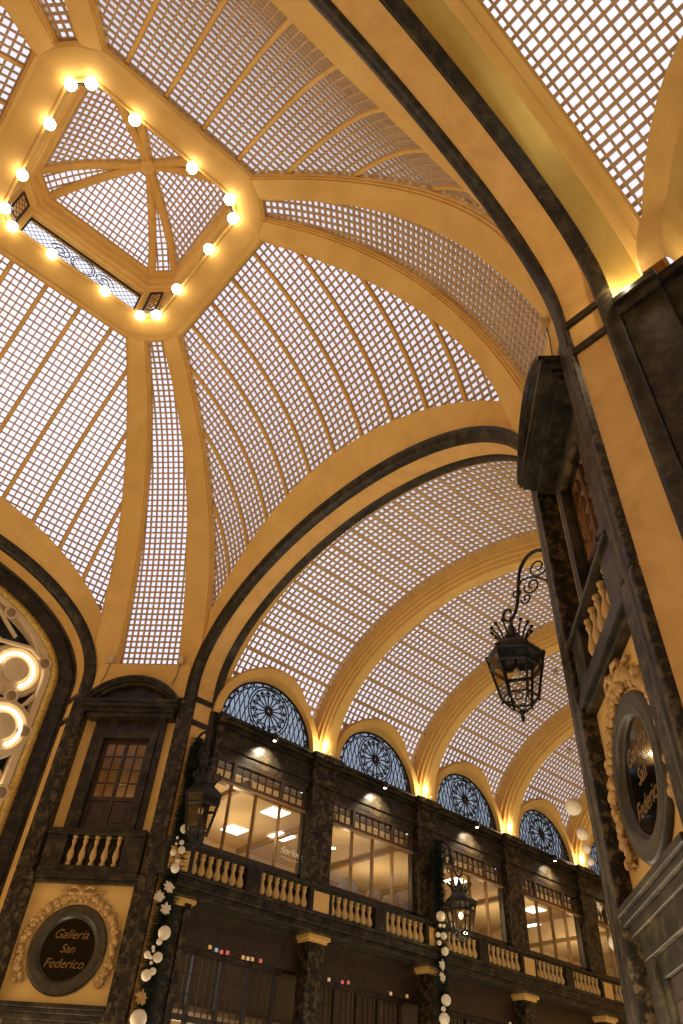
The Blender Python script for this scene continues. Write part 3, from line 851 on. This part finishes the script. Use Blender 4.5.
# tub chairs by the second bay window
seat = MB().lathe([(.30,.38),(.33,.40),(.33,.50),(.28,.53)], n=18)
bk = MB(); rows = []
for i in range(25):
    a = pi*(-.08) + pi*1.16*i/24; t = abs(i/24-.5)*2; hgt = .62+ (1.42-.62)*(1-t**2.6)
    rows.append([(.34*cos(a),.34*sin(a),.42),(.41*cos(a),.41*sin(a),.42),(.46*cos(a),.46*sin(a),hgt-.05),(.42*cos(a),.42*sin(a),hgt),(.37*cos(a),.37*sin(a),hgt-.04)])
bk.grid(rows, cv=True); bk.poly(rows[0]); bk.poly(rows[-1][::-1])
lg = MB().lathe([(.02,0),(.025,.40)], n=8)
where = ['leftmost of the five behind the second bay window','second from the left behind the second bay window','in the middle behind the second bay window','fourth from the left behind the second bay window','rightmost of the five behind the second bay window']
for i, y in enumerate((17.25,17.75,18.45,19.3,20.15)):
    def mk():
        o = thing('tub_chair', '', 'chair', group='tub chairs at the second bay window')
        o.scale = (.86,.86,.9)
        obj('seat', seat, M['chair'], o, smooth=True, angle=40); obj('backrest', bk, M['chair'], o, smooth=True, angle=50)
        for sx in (-1,1):
            for sy in (-1,1): place(obj('leg', lg, M['wood'], o), (sx*.2, sy*.2, 0))
        return o
    put('chair', mk, (-7.75 - (.85 if i == 1 else .1*(i % 2)), y, ZF), -pi/2+.3*(i-2)*.4, 'beige round backed tub chair, ' + where[i])
# window lettering
def text(name, s, size, m, shear=.35, ex=.006):
    c = bpy.data.curves.new(name, 'FONT'); c.body = s; c.size = size; c.shear = shear; c.extrude = ex; c.align_x = 'CENTER'
    c.materials.append(M[m]); t = bpy.data.objects.new(name, c); COL.objects.link(t); bpy.context.view_layer.update()
    me = bpy.data.meshes.new_from_object(t); bpy.data.objects.remove(t); o = bpy.data.objects.new(name, me); COL.objects.link(o); return o
fl_ = thing('window_lettering', 'white fiorfood script lettering on the first bay window', 'lettering', (-XW+.02, 14.14, 8.98), 0)
o = text('letters', 'fiorfood', .30, 'signwhite'); o.parent = fl_; o.rotation_euler = (pi/2, 0, pi/2)
sw = MB().tube([(0,-.42,-.10),(0,-.1,-.14),(0,.25,-.12),(0,.45,-.04)], .012, 5); obj('underline', sw, M['signwhite'], fl_)

# ------------------------------------------------------------------ piers (local: X = -u, Y = out of the face, Z up)
def pier_frame(k): # corner k: 0 left (-,+), 1 (-,-), 2 (+,-), 3 right (+,+)
    a = k*pi/2; m = Matrix.Rotation(a, 3, 'Z'); return tuple(m @ Vector((-CC, CC, 0))), radians(225)+a
pw = MB(); pw.box(-1.66,1.66,-.5,0,0,13.9)
strips = MB()
for sg in (-1,1):
    x0, x1 = sorted((sg*1.44, sg*2.03)); strips.box(x0,x1,-.3,.10,0,7.3); strips.box(x0,x1,-.3,.13,0,3.0)
    x0, x1 = sorted((sg*1.53, sg*2.03)); strips.box(x0,x1,-.3,.10,7.3,12.6)
ledge = MB()
ledge.box(-1.44,1.44,-.2,.03,3.98,4.12); ledge.box(-1.44,1.44,-.2,.08,4.12,4.22); ledge.box(-1.44,1.44,-.2,.13,4.22,4.32)
dfr = MB(); dfr.box(-1.1,1.1,-.3,.0,3.68,3.98); dfr.box(-1.1,-.82,-.3,.0,0,3.68); dfr.box(.82,1.1,-.3,.0,0,3.68)
dfr2 = MB(); dfr2.box(-.82,.82,-.3,-.06,3.44,3.68); dfr2.box(-.82,-.62,-.3,-.06,0,3.44); dfr2.box(.62,.82,-.3,-.06,0,3.44)
dleaf = MB(); dleaf.box(-.62,.62,-.3,-.10,0,3.44); dleaf.box(-.5,-.06,-.3,-.08,.4,3.2); dleaf.box(.06,.5,-.3,-.08,.4,3.2)
base = MB(); base.box(-1.43,1.43,-.2,.02,7.06,7.16); base.box(-1.43,1.43,-.2,.09,7.16,7.34); base.box(-1.43,1.43,-.3,.05,7.34,7.50)
apr = MB(); apr.box(-1.43,-.84,-.2,.04,7.5,8.32); apr.box(.84,1.43,-.2,.04,7.5,8.32); apr.box(-.84,.84,-.4,-.24,7.5,8.32)
sur = MB()
for sg in (-1,1):
    x0, x1 = sorted((sg*.98, sg*1.17)); sur.box(x0,x1,-.4,-.18,8.5,11.62)
    x0, x1 = sorted((sg*.74, sg*.98)); sur.box(x0,x1,-.6,-.12,8.5,11.36)
sur.box(-1.17,1.17,-.4,-.18,11.62,12.0); sur.box(-.98,.98,-.6,-.12,11.34,11.62)
ped = MB()
ped.box(-1.42,1.42,-.3,.14,11.98,12.12); ped.box(-1.46,1.46,-.3,.24,12.12,12.24); ped.box(-1.54,1.54,-.3,.36,12.24,12.36); ped.box(-1.60,1.60,-.3,.42,12.36,12.46)
rad = (1.6**2+.82**2)/(2*.82); cz = 12.46+.82-rad; a_ = math.asin(1.6/rad); PEDZ = -.05
rows = []
for i in range(33):
    t = -a_ + 2*a_*i/32
    rows.append([((rad+r_)*sin(t), v, max(cz+(rad+r_)*cos(t), 12.40)) for r_, v in ((0,-.1),(0,.46),(-.07,.46),(-.09,.39),(-.17,.37),(-.19,.28),(-.26,.26),(-.27,.06))])
ped.grid(rows)
ped.poly([((rad-.2)*sin(-a_+2*a_*i/32), .08, max(cz+(rad-.2)*cos(-a_+2*a_*i/32), 12.42)) for i in range(33)])
ped.add([((rad)*sin(-a_+2*a_*i/32), -.02, cz+rad*cos(-a_+2*a_*i/32)) for i in range(33)], [tuple(range(33))])
door_f = MB()
for q in ((-.74,-.64,8.5,11.34),(.64,.74,8.5,11.34),(-.05,.05,8.5,11.34),(-.74,.74,11.22,11.34),(-.74,.74,9.42,9.54),(-.74,.74,8.5,8.66)): door_f.box(q[0],q[1],-.41,-.31,q[2],q[3])
door_p = MB()
for x0 in (-.64,.05): door_p.box(x0,x0+.59,-.38,-.34,8.66,9.42); door_p.box(x0+.1,x0+.49,-.38,-.32,8.78,9.30)
door_b = MB()
for x0 in (-.64,.05):
    door_b.box(x0+.275,x0+.315,-.38,-.33,9.54,11.22)
    for z in (9.96,10.38,10.80): door_b.box(x0,x0+.59,-.38,-.33,z-.02,z+.02)
door_g = MB(); door_g.add([(-.68,-.36,9.5),(.68,-.36,9.5),(.68,-.36,11.3),(-.68,-.36,11.3)], [(0,1,2,3)])
# wall with an opening behind the door
pw2 = MB(); pw2.box(-1.6,1.6,-.6,-.14,0,7.3); pw2.box(-1.6,-.84,-.6,-.28,7.3,12.7); pw2.box(.84,1.6,-.6,-.28,7.3,12.7); pw2.box(-.84,.84,-.6,-.28,7.3,8.45); pw2.box(-.84,.84,-.6,-.28,11.4,12.7); pw2.box(-1.6,1.6,-.6,0,12.7,13.9)
pw2.box(-1.6,1.6,-.9,-.6,13.8,13.9)
rmb = MB(); rmb.add([(-1.2,-.58,8.5),(1.2,-.58,8.5),(1.2,-2,8.5),(-1.2,-2,8.5),(-1.2,-.58,11.5),(1.2,-.58,11.5),(1.2,-2,11.5),(-1.2,-2,11.5)], [(0,1,2,3),(4,7,6,5),(3,2,6,7),(0,3,7,4),(1,5,6,2)])
ocf = MB().lathe([(1.03,.0),(1.04,.04),(1.00,.09),(.96,.10),(.93,.085),(.86,.11),(.78,.10),(.74,.05),(.72,.02),(.70,.01)], (0,0,5.52), 48, 'y', cap=False)
ocd = MB().lathe([(.72,.004),(.72,.012)], (0,0,5.52), 48, 'y')
def leafclump(sz, seed):
    rnd = random.Random(seed); q = MB()
    for i in range(7):
        a = rnd.uniform(0, 2*pi); r_ = sz*rnd.uniform(.1,.55)
        q.ball((r_*cos(a), .04+rnd.uniform(0,.05), r_*sin(a)), sz*rnd.uniform(.32,.5), 7, 5, (1,.7,1))
    for i in range(6):
        a = 2*pi*i/6+rnd.uniform(-.3,.3); x, z = sz*cos(a), sz*sin(a)
        q.add([(0,.05,0),(x*.6-z*.3,.07,z*.6+x*.3),(x,.02,z),(x*.6+z*.3,.07,z*.6-x*.3)], [(0,1,2,3)])
    return q
bowm = MB()
for sg in (-1,1):
    bowm.tube([(0,.08,0),(sg*.16,.12,.12),(sg*.34,.10,.10),(sg*.34,.10,-.04),(sg*.14,.10,-.05),(0,.08,0)], .045, 6)
    bowm.tube([(sg*.02,.08,0),(sg*.28,.08,-.10),(sg*.46,.06,.02),(sg*.62,.05,.0)], .035, 6)
bowm.ball((0,.1,0), .09, 8, 6)
def pier(k, side):
    loc, rz = pier_frame(k)
    name = {'l':'left','r':'right'}[side]
    m = Matrix.Rotation(rz, 3, 'Z'); rec = tuple(Vector(loc) + m @ Vector((0,-.14,0)))
    o = put_struct('pier', 'wall_pier_'+name, pw2, 'plaster', loc, rz, [('corner_strips', strips, 'granite', {'bevel':.03}), ('room_lining', rmb, 'room', {}), ('ledge', ledge, 'marble', {'bevel':.015})])
    TR[0] += 1
    put_struct('sur', 'door_%d' % (1 if side == 'l' else 2), door_f, 'wood', loc, rz, [('surround', sur, 'marble', {'bevel':.015}), ('pediment', MB().add([(x,y,z+PEDZ) for x,y,z in ped.v], ped.f), 'marble', {'smooth':True,'angle':30}), ('panels', door_p, 'wood', {'bevel':.02}), ('glazing_bars', door_b, 'wood', {}), ('pane', door_g, 'doorglass', {})])
    put_struct('dlow', 'door_%d' % (3 if side == 'l' else 4), dfr, 'marble', loc, rz, [('inner_frame', dfr2, 'marble', {'bevel':.012}), ('leaf', dleaf, 'wood', {'bevel':.02})], bevel=.012)
    def mk():
        q = thing('pier_balustrade', '', 'balustrade'); obj('base', base, M['marble'], q, bevel=.015); obj('apron', apr, M['marble'], q, bevel=.012)
        r_ = MB(); r_.box(-1.43,1.43,-.2,.10,8.32,8.40); r_.box(-1.43,1.43,-.3,.06,8.40,8.5); obj('rail', r_, M['marble'], q, bevel=.015)
        me = baluster(.80); me.materials.append(M['stone'])
        for i in range(5): place(obj('baluster', me, None, q), (-.66+.33*i, -.09, 7.51))
        return q
    put('pbal', mk, loc, rz, 'small balcony of five stone balusters under the pedimented door of the %s pier' % name)
    def mk():
        q = thing('oculus', '', 'medallion'); obj('frame', ocf, M['olive'], q, smooth=True, angle=50); obj('dark_glass', ocd, M['darkglass'], q)
        for s, z, sz in (('Galleria',5.76,.30),('San',5.44,.28),('Federico',5.10,.30)):
            t = text('lettering', s, sz, 'script'); t.parent = q; t.location = (0,.014,z); t.rotation_euler = (pi/2,0,pi)
        return q
    put('ocu', mk, rec, rz, 'round dark medallion with gilt Galleria San Federico script on the %s pier' % name)
    def mk():
        q = thing('festoon', '', 'relief'); 
        for i in range(25):
            a = radians(-32 + 244*i/24); r_ = 1.24
            c = obj('leaf_cluster', leafclump(.17, i), M['relief'], q, smooth=True, angle=60); place(c, (r_*cos(a), 0, 5.50+r_*sin(a)))
        b_ = obj('ribbon_bow', bowm, M['relief'], q, smooth=True); place(b_, (0, 0, 6.86)); return q
    put('fest', mk, rec, rz, 'tan plaster leaf festoon with a bow arching over the medallion of the %s pier' % name)
    m = Matrix.Rotation(rz, 3, 'Z')
    lamp('door_room_lamp', Vector(loc) + m @ Vector((.3,-1.4,9.6)), 150 if side == 'r' else 7, (1,.62,.3), .12)
    for sg in (-1,1):
        q = Vector(loc) + m @ Vector((sg*1.22, .02, 13.92))
        def mkf():
            f = thing('floodlight', '', 'floodlight'); h = MB(); h.box(-.10,.10,.0,.16,-.02,.24); obj('housing', h, M['flood'], f, bevel=.02)
            w_ = MB().tube([(0,.03,0),(.03,.02,-.4),(.12,.02,-.8)], .012, 5); obj('cable', w_, M['iron'], f)
            l_ = MB(); l_.box(-.08,.08,.02,.14,.24,.248); obj('lens', l_, M['pane'], f); return f
        put('flood', mkf, q, rz, 'beige floodlight box at the %s foot of the glass strip above the %s pier' % ('right' if sg < 0 else 'left', name))
pier(0, 'l'); pier(3, 'r')
for k in (1, 2):
    loc, rz = pier_frame(k); struct('wall_pier_%s' % ('rear' if k == 1 else 'back'), pw, M['plaster']); place(bpy.data.objects['wall_pier_%s' % ('rear' if k == 1 else 'back')], loc, rz)
    m = Matrix.Rotation(rz, 3, 'Z')

# ------------------------------------------------------------------ cinema portal under the left arch (x = -A-W)
XL = -A-W
def portal_sweep(profile):
    rows = []
    for th, z, st in arch_path():
        row = []
        for r, dx in profile:
            if st: row.append((XL-dx, (R+r)*(1 if th == 0 else -1), z))
            else: row.append((XL-dx, (R+r)*cos(th), Z0+(H+r)*sin(th)))
        rows.append(row)
    return MB().grid(rows)
pt = trim(portal_sweep([(.02,-.01),(-.06,-.03),(-.10,.0),(-.46,.04),(-.50,.10),(-.52,.14)]), 'marble', smooth=True, angle=40)
obj('gold_ring', portal_sweep([(-.46,.12),(-.49,.05),(-.62,.01),(-.75,.05),(-.78,.12)]), M['gold'], pt, smooth=True, angle=60)
obj('cream_frame', portal_sweep([(-.77,.13),(-.79,.05),(-.98,.05),(-1.02,.10),(-1.03,.45)]), M['cream'], pt, smooth=True, angle=40)
v_ = MB(); v_.box(XL-.7,XL-.6,-7,7,0,17.2); struct('wall_cinema', v_, M['void'])
# scalloped discs with neon arcs
dz = MB().lathe([(.0,.0),(.90,0),(.95,.06),(.91,.14),(.76,.17),(.70,.12),(.45,.09),(.43,.16),(.37,.19),(.0,.19)], n=40, axis='x', cap=False)
na = MB().tube([(.15, .575*cos(a), .575*sin(a)) for a in [radians(-60+ 235*i/40) for i in range(41)]], .042, 8)
hook = MB().tube([(.17, .40*cos(a), .40*sin(a)) for a in [radians(-30+ 150*i/20) for i in range(21)]], .016, 6)
dl_ = [(4.86,13.32,'topmost cream disc with a neon arc at the rim of the cinema portal'),(5.08,11.32,'second cream disc with a neon arc, below the topmost, in the cinema portal'),(5.0,9.45,'third cream disc with a neon arc, lowest visible in the cinema portal'),
       (3.1,14.35,'cream disc with a neon arc near the crown of the cinema portal')]
for y, z, l in dl_[:3]:
    def mk():
        o = thing('scallop_disc', '', 'illuminated disc', group='neon discs of the cinema portal'); obj('disc', dz, M['cream'], o, smooth=True, angle=35); obj('neon_arc', na, M['neon'], o, smooth=True); obj('inner_ridge', hook, M['cream'], o); return o
    put('disc', mk, (XL-.40+.22*(z<12 and z>10), y, z), 0, l)
bd = MB().lathe([(.0,.05),(.12,.04),(.20,.0),(.24,.05),(.20,.09),(.15,.06),(.0,.06)], n=20, axis='x', cap=False)
for y, z, l in ((3.93,15.05,'oval cream boss in the spandrel above the topmost neon disc'),(5.62,13.80,'oval cream boss between the topmost neon disc and the gold ring'),(5.82,11.40,'oval cream boss beside the second neon disc'),(5.82,9.45,'oval cream boss beside the third neon disc'),(5.0,12.32,'oval cream boss between the topmost and the second neon disc')):
    def mk():
        o = thing('boss', '', 'ornament', group='bosses of the cinema portal'); b1 = obj('rim', bd, M['cream'], o, smooth=True, angle=50)
        obj('core', MB().ball((.05,0,0), .15, 12, 8, (.4,1,1.2)), M['roomdark'], o, smooth=True); return o
    put('boss', mk, (XL-.10, y, z), 0, l)
# cream tracery linking the frame and the discs
TCN = []
for pts in ([(3.2,15.35),(3.9,14.7),(4.4,14.3)],[(2.6,14.9),(3.4,14.3),(4.0,14.0),(5.0,14.15),(5.5,13.9)],[(5.68,12.6),(5.55,12.3),(5.4,12.1),(5.7,11.8)],[(5.70,10.7),(5.5,10.5),(5.3,10.35)]):
    n_ = ['above the topmost disc','curving along the upper rim of the topmost neon disc','between the topmost and second neon discs','between the second and third neon discs'][len(TCN)]; TCN.append(1)
    tag(obj('tracery_bar', MB().tube([(XL-.10, y, z) for y, z in pts], .075, 8), M['cream'], smooth=True), 'cream tracery bar of the portal '+n_, 'ornament', 'tracery bars of the cinema portal')
bp2 = MB(); bp2.box(XL-.55,XL-.45,-4.3,4.3,0,14.0); struct('wall_cinema_panel', bp2, M['cream'])

# ------------------------------------------------------------------ wrought iron lanterns (local: bracket fixed at X = 0, hangs at X = 1.25)
def lantern_parts():
    P = {}
    hx = lambda r, z, o=0: [(1.25+r*cos(pi/3*i+pi/6), r*sin(pi/3*i+pi/6), z) for i in range(6)]
    fr_, cr, rf, gl, sc2, br = MB(), MB(), MB(), MB(), MB(), MB()
    lev = [(.40,-1.42),(.55,-.62)]
    lo, md, hi = hx(.34,-1.45), hx(.485,-.82), hx(.54,-.58)
    for a, b_ in zip(lo, hi): fr_.tube([a, b_], .028, 6)
    for ring_, r_ in ((lo,.022),(md,.04),(hi,.038)): fr_.tube(ring_+[ring_[0]], r_, 6)
    for a in hi: fr_.ball((a[0],a[1],a[2]+.05), .05, 6, 5)
    for a in lo: fr_.ball((a[0],a[1],a[2]-.06), .03, 6, 5)
    for i in range(6):
        for q, s in ((lo, hi),):
            a, b_, c, d = q[i], q[(i+1) % 6], s[(i+1) % 6], s[i]; gl.add([a,b_,c,d], [(0,1,2,3)])
    rf.grid([hx(.56,-.56), hx(.50,-.44), hx(.34,-.30), hx(.26,-.22), hx(.24,-.16)], cv=True); rf.poly(hx(.24,-.16))
    for i in range(14):
        a = 2*pi*i/14; r0_, r1_ = .24, .40
        cr.tube([(1.25+r0_*cos(a), r0_*sin(a), -.20), (1.25+.30*cos(a), .30*sin(a), -.05), (1.25+r1_*cos(a), r1_*sin(a), .06)], .02, 5)
        cr.ball((1.25+r1_*cos(a), r1_*sin(a), .07), .042, 6, 4)
    cr.lathe([(.24,-.2),(.16,-.1),(.10,.0),(.07,.12),(.03,.2)], (1.25,0,0), 12)
    for i in range(6):
        a, b_ = Vector(lo[i]), Vector(lo[(i+1) % 6]); c = Vector((1.25,0,-1.72))
        pts = [a.lerp(c, t) + Vector((0,0,-.06*sin(pi*t))) for t in [j/8 for j in range(9)]]; sc2.tube(pts, .016, 5)
        mid_ = (a+b_)/2; cc = mid_.lerp(c, .25)
        sc2.tube([tuple(cc + Vector((.07*cos(t)*(b_-a).normalized().x, .07*cos(t)*(b_-a).normalized().y, .07*sin(t)))) for t in [2*pi*j/14 for j in range(14)]], .014, 4, True)
    sc2.ball((1.25,0,-1.74), .055, 8, 6); sc2.lathe([(.02,-1.92),(.045,-1.84),(.02,-1.78)], (1.25,0,0), 8)
    # S bracket
    pts = [(0,0,1.15),(.12,0,1.42),(.34,0,1.62),(.62,0,1.62),(.84,0,1.40),(.94,0,1.05),(1.00,0,.72),(1.10,0,.44),(1.25,0,.30),(1.38,0,.36),(1.40,0,.50),(1.32,0,.58),(1.22,0,.54),(1.22,0,.46)]
    def smooth_pts(P0, n=6):
        out = []
        for i in range(len(P0)-1):
            p0, p1, p2, p3 = (Vector(P0[max(i-1,0)]), Vector(P0[i]), Vector(P0[i+1]), Vector(P0[min(i+2,len(P0)-1)]))
            for j in range(n):
                t = j/n; out.append(.5*((2*p1)+(p2-p0)*t+(2*p0-5*p1+4*p2-p3)*t*t+(3*p1-p0-3*p2+p3)*t**3))
        out.append(Vector(P0[-1])); return out
    br.tube(smooth_pts(pts), lambda t: .045-.02*t, 7)
    br.tube([(1.25,0,.30),(1.25,0,.12)], .03, 6)
    def curl(cx, cz_, r_, a0, turns, sg): return [(cx+r_*(1-.75*i/30)*cos(a0+sg*turns*2*pi*i/30), 0, cz_+r_*(1-.75*i/30)*sin(a0+sg*turns*2*pi*i/30)) for i in range(31)]
    bs = MB()
    for q in (curl(.42,1.22,.26,2.6,1.4,1), curl(.62,.86,.2,.4,1.3,-1), curl(.80,.62,.13,.2,1.2,-1), curl(1.02,.86,.11,3.0,1.2,1), curl(.18,.80,.16,2.4,1.2,1)): bs.tube(q, .02, 5)
    bs.tube(smooth_pts([(0,0,.55),(.2,0,.72),(.5,0,1.0),(.8,0,1.1),(.95,0,1.0)]), .022, 6)
    pl_ = MB(); pl_.box(-.02,.04,-.08,.08,.35,1.35)
    bu = MB().ball((1.25,0,-.92), .075, 10, 7, (1,1,1.4)); st = MB().lathe([(.03,-.8),(.03,-.5)], (1.25,0,0), 8)
    return fr_, rf, cr, gl, sc2, br, bs, pl_, bu, st
LP = lantern_parts()
def lantern(label, loc, rz, lit):
    o = thing('bracket_lantern', label, 'lantern', loc, rz, 'wrought iron lanterns on brackets')
    fr_, rf, cr, gl, sc2, br, bs, pl_, bu, st = LP
    obj('cage', fr_, M['iron'], o, smooth=True, angle=60); obj('roof', rf, M['iron'], o); obj('crown', cr, M['iron'], o); obj('glass', gl, M['lampglass'], o)
    obj('drop_scrolls', sc2, M['iron'], o); b_ = obj('bracket', br, M['iron'], o, smooth=True, angle=60); obj('scrolls', bs, M['iron'], b_); obj('wall_plate', pl_, M['iron'], b_)
    obj('bulb', bu, M['neon'] if lit else M['white'], o, smooth=True); obj('socket', st, M['iron'], o)
    if lit: lamp('lantern_lamp', Vector(loc) + Matrix.Rotation(rz, 3, 'Z') @ Vector((1.25,0,-1.15)), 18, WARM, .07)
lantern('black iron lantern hanging in front of the right pier and the vault', (R-.02, 9.88, 9.72), pi, False)
lantern('black iron lantern hanging before the first bay window by the left pier', (-R+.02, 9.80, 9.75), 0, False)
lantern('black iron lantern hanging before the third bay window, the farthest', (-XW+.3, 20.4, 9.25), 0, True)

# ------------------------------------------------------------------ christmas garlands with ivory balls
def garland(label, x, y, z0, z1, rr):
    o = thing('fir_garland', label, 'garland', (x, y, 0)); q = MB(); rnd = random.Random(int(y*10+x))
    n = int((z1-z0)*420*rr)
    for i in range(n):
        z = rnd.uniform(z0, z1); a = rnd.uniform(0, 2*pi); L = rr*rnd.uniform(.20,.34)
        d = Vector((cos(a)*.55, sin(a), rnd.uniform(-.7,.1))).normalized(); s = d.cross(Vector((0,0,1))).normalized()*.02
        p0 = Vector((0,0,z)); q.add([p0-s, p0+s, p0+d*L], [(0,1,2)]); t = Vector((0,0,.02)); q.add([p0-t, p0+t, p0+d*L], [(0,1,2)])
    f = obj('foliage', q, M['leaf'], o)
    obj('rope', MB().tube([(.02*sin(z*3),.02*cos(z*2),z) for z in [z0+(z1-z0)*i/24 for i in range(25)]], .05, 6), M['leaf'], o)
    return o
gx = {'l':(-R+.30, 9.86),'c':(-XW+.62, 20.38),'r':(R-.12, 9.95)}
garland('dark fir garland with ivory balls beside the left pier', *gx['l'], 3.4, 11.3, 1.3)
garland('dark fir garland with ivory balls on the pillar of the far lantern', *gx['c'], 3.4, 11.0, 1.15)
garland('dark fir garland mostly hidden behind the right pier', *gx['r'], 3.4, 11.3, .5)
BALLM = MB().ball((0,0,0), 1, 16, 12).mesh('ornament_ball', True); BALLM.materials.append(M['white'])
def ball(x, y, z, r, label, grp):
    o = bpy.data.objects.new('ornament_ball', BALLM); COL.objects.link(o); o.location = (x, y, z); o.scale = (r, r, r)
    tag(o, label, 'ornament', grp)
BALLS_L = [(-6.12, 9.77, 8.477, 0.123), (-6.12, 9.597, 8.201, 0.039), (-6.12, 9.762, 8.112, 0.066), (-6.12, 9.606, 8.035, 0.038), (-6.12, 9.564, 7.801, 0.082), (-6.12, 9.807, 7.929, 0.099), (-6.12, 9.755, 7.623, 0.065), (-6.12, 9.721, 7.432, 0.119), (-6.12, 9.786, 5.907, 0.163), (-6.12, 9.697, 5.69, 0.076), (-6.12, 9.563, 5.543, 0.045), (-6.12, 9.582, 5.473, 0.04), (-6.12, 9.436, 5.361, 0.084), (-6.12, 9.548, 5.325, 0.045), (-6.12, 9.74, 5.358, 0.12), (-6.12, 9.591, 5.213, 0.04), (-6.12, 9.681, 5.05, 0.084), (-6.12, 9.525, 4.942, 0.127), (-6.12, 9.556, 4.065, 0.198)]
BALLS_C = [(-5.9, 20.065, 8.317, 0.164), (-5.9, 19.998, 8.031, 0.061), (-5.9, 20.178, 8.054, 0.061), (-5.9, 19.882, 7.729, 0.081), (-5.9, 20.159, 7.751, 0.115), (-5.9, 19.937, 7.504, 0.08), (-5.9, 20.199, 7.301, 0.127), (-5.9, 20.165, 5.935, 0.16), (-5.9, 20.026, 5.678, 0.076), (-5.9, 20.046, 5.421, 0.17)]
BALLS_R = [(6.356, 9.62, 5.984, 0.129), (6.43, 9.62, 5.559, 0.089), (6.457, 9.62, 5.344, 0.065), (6.479, 9.62, 5.163, 0.058), (6.657, 9.62, 4.099, 0.104)]
def balls(lst, key, place_):
    lst = sorted(lst, key=lambda q: -q[2]); n = len(lst)
    for i, (x, y, z, r) in enumerate(lst):
        size = 'large' if r > .15 else 'medium' if r > .085 else 'tiny'
        num = ['topmost','second','third','fourth','fifth','sixth','seventh','eighth','ninth','tenth','eleventh','twelfth','thirteenth','fourteenth','fifteenth','sixteenth','seventeenth','eighteenth','nineteenth','twentieth'][i]
        ball(x, y, z, r, '%s ivory ball, %s from the top on the garland %s' % (size, num, place_) if i else '%s ivory ball at the top of the garland %s' % (size, place_), 'ivory balls on the garland ' + place_)
balls(BALLS_L, 'l', 'beside the left pier'); balls(BALLS_C, 'c', 'on the far lantern pillar'); balls(BALLS_R, 'r', 'behind the right pier edge')
def flower(x, y, z, s, label, m='pearl'):
    q = MB(); rnd = random.Random(int(z*100))
    for i in range(9):
        a = 2*pi*i/9+rnd.uniform(-.2,.2); r_ = s*rnd.uniform(.8,1.1)
        for tilt in (0, .5):
            dx = .12+tilt*.2; ca, sa = cos(a+tilt*.35), sin(a+tilt*.35)
            q.add([(0.04,0,0),(dx*s,(.5*ca-.22*sa)*r_,(.5*sa+.22*ca)*r_),(dx*s*.6,ca*r_,sa*r_),(dx*s,(.5*ca+.22*sa)*r_,(.5*sa-.22*ca)*r_)], [(0,1,2,3)])
    q.ball((.08*s,0,0), s*.16, 8, 6)
    o = obj('fabric_flower', q, M[m]); place(o, (x,y,z)); tag(o, label, 'ornament')
flower(-6.100,9.636,6.941,0.172,'ivory fabric flower, uppermost of three on the garland beside the left pier','pearl')
flower(-6.100,9.405,6.665,0.170,'ivory fabric flower, middle of three on the garland beside the left pier','pearl')
flower(-6.100,9.675,6.441,0.169,'ivory fabric flower, lowest of three on the garland beside the left pier','pearl')
flower(-6.100,9.493,4.487,0.192,'gold speckled flower cluster low on the garland beside the left pier','relief')
flower(-5.900,20.026,6.872,0.165,'ivory fabric flower, upper one on the garland of the far lantern pillar','pearl')
flower(-5.900,20.024,6.538,0.163,'ivory fabric flower, lower one on the garland of the far lantern pillar','pearl')
flower(6.437,9.620,8.321,0.106,'ivory fabric flower at the top of the garland behind the right pier','pearl')
flower(6.440,9.620,6.842,0.098,'ivory fabric flower halfway down the garland behind the right pier','pearl')
flower(6.491,9.620,4.559,0.084,'ivory fabric flower low on the garland behind the right pier','pearl')

# small coloured squares set to glow under the shop fascias
cl = MB(); cl.box(-.02,.02,-.045,.045,-.045,.045)
CM = [mat('glow_'+n, c, .5, emit=c, estr=.12) for n, c in (('amber',(1,.62,.22)),('pale_blue',(.45,.7,.8)),('coral',(1,.25,.18)),('cream',(1,.75,.45)))]
SQUARES = [(11.70,5.98,0),(11.92,5.95,1),(12.10,5.93,2),(12.30,5.95,2),(12.85,5.93,0),(13.02,5.93,3),(13.18,5.94,0),(13.47,5.95,2),(16.1,5.9,3),(16.65,5.92,2),(16.9,5.95,2),(18.75,5.93,3),(19.5,5.97,0),(25.9-1.1,5.9,3),(26.1-.9,5.9,2)]
for i, (y, z, c) in enumerate(SQUARES):
    o = obj('glow_square', MB().add(cl.v, cl.f), CM[c]); place(o, (-XW-.278, y+.12, z+.09))
    nm = ['amber','pale blue','coral red','cream'][c]
    tag(o, 'tiny glowing %s square under the shop fascia, %s counted from the left pier' % (nm, ['first','second','third','fourth','fifth','sixth','seventh','eighth','ninth','tenth','eleventh','twelfth','thirteenth','fourteenth','fifteenth'][i]), 'light', 'tiny squares under the fascia')

# unseen area lamps added as warm fill for the soffits, at ground-floor level
for i in range(5):
    for sg in (-1,1): lamp('ground_fill_lamp', (sg*(XW-.75), Y0+PITCH*i, 2.6), 132, (1,.84,.60), 0, 'AREA', (0, radians(115)*sg, 0), shape='RECTANGLE', size=2.0, size_y=3.6)
for i in range(2):
    for sg in (-1,1): lamp('ground_fill_lamp', (13.2+6.0*i, sg*(XW-.3), 2.6), 132, (1,.84,.60), 0, 'AREA', (radians(115)*-sg, 0, 0), shape='RECTANGLE', size=3.6, size_y=2.0)
for k in range(4):
    loc, rz = pier_frame(k); m = Matrix.Rotation(rz, 3, 'Z'); q = Vector(loc) + m @ Vector((0,.5,2.2))
    lamp('door_lamp', q, 240, (1,.84,.60), 0, 'AREA', (radians(130), 0, rz), shape='RECTANGLE', size=1.6, size_y=2.4)  # added fill in front of the closed pier doors
lamp('portal_fill_lamp', (XL+.4, 0, 3.2), 380, (1,.84,.60), 0, 'AREA', (0, radians(-115), 0), shape='RECTANGLE', size=4.0, size_y=7)  # added fill at the foot of the cinema portal
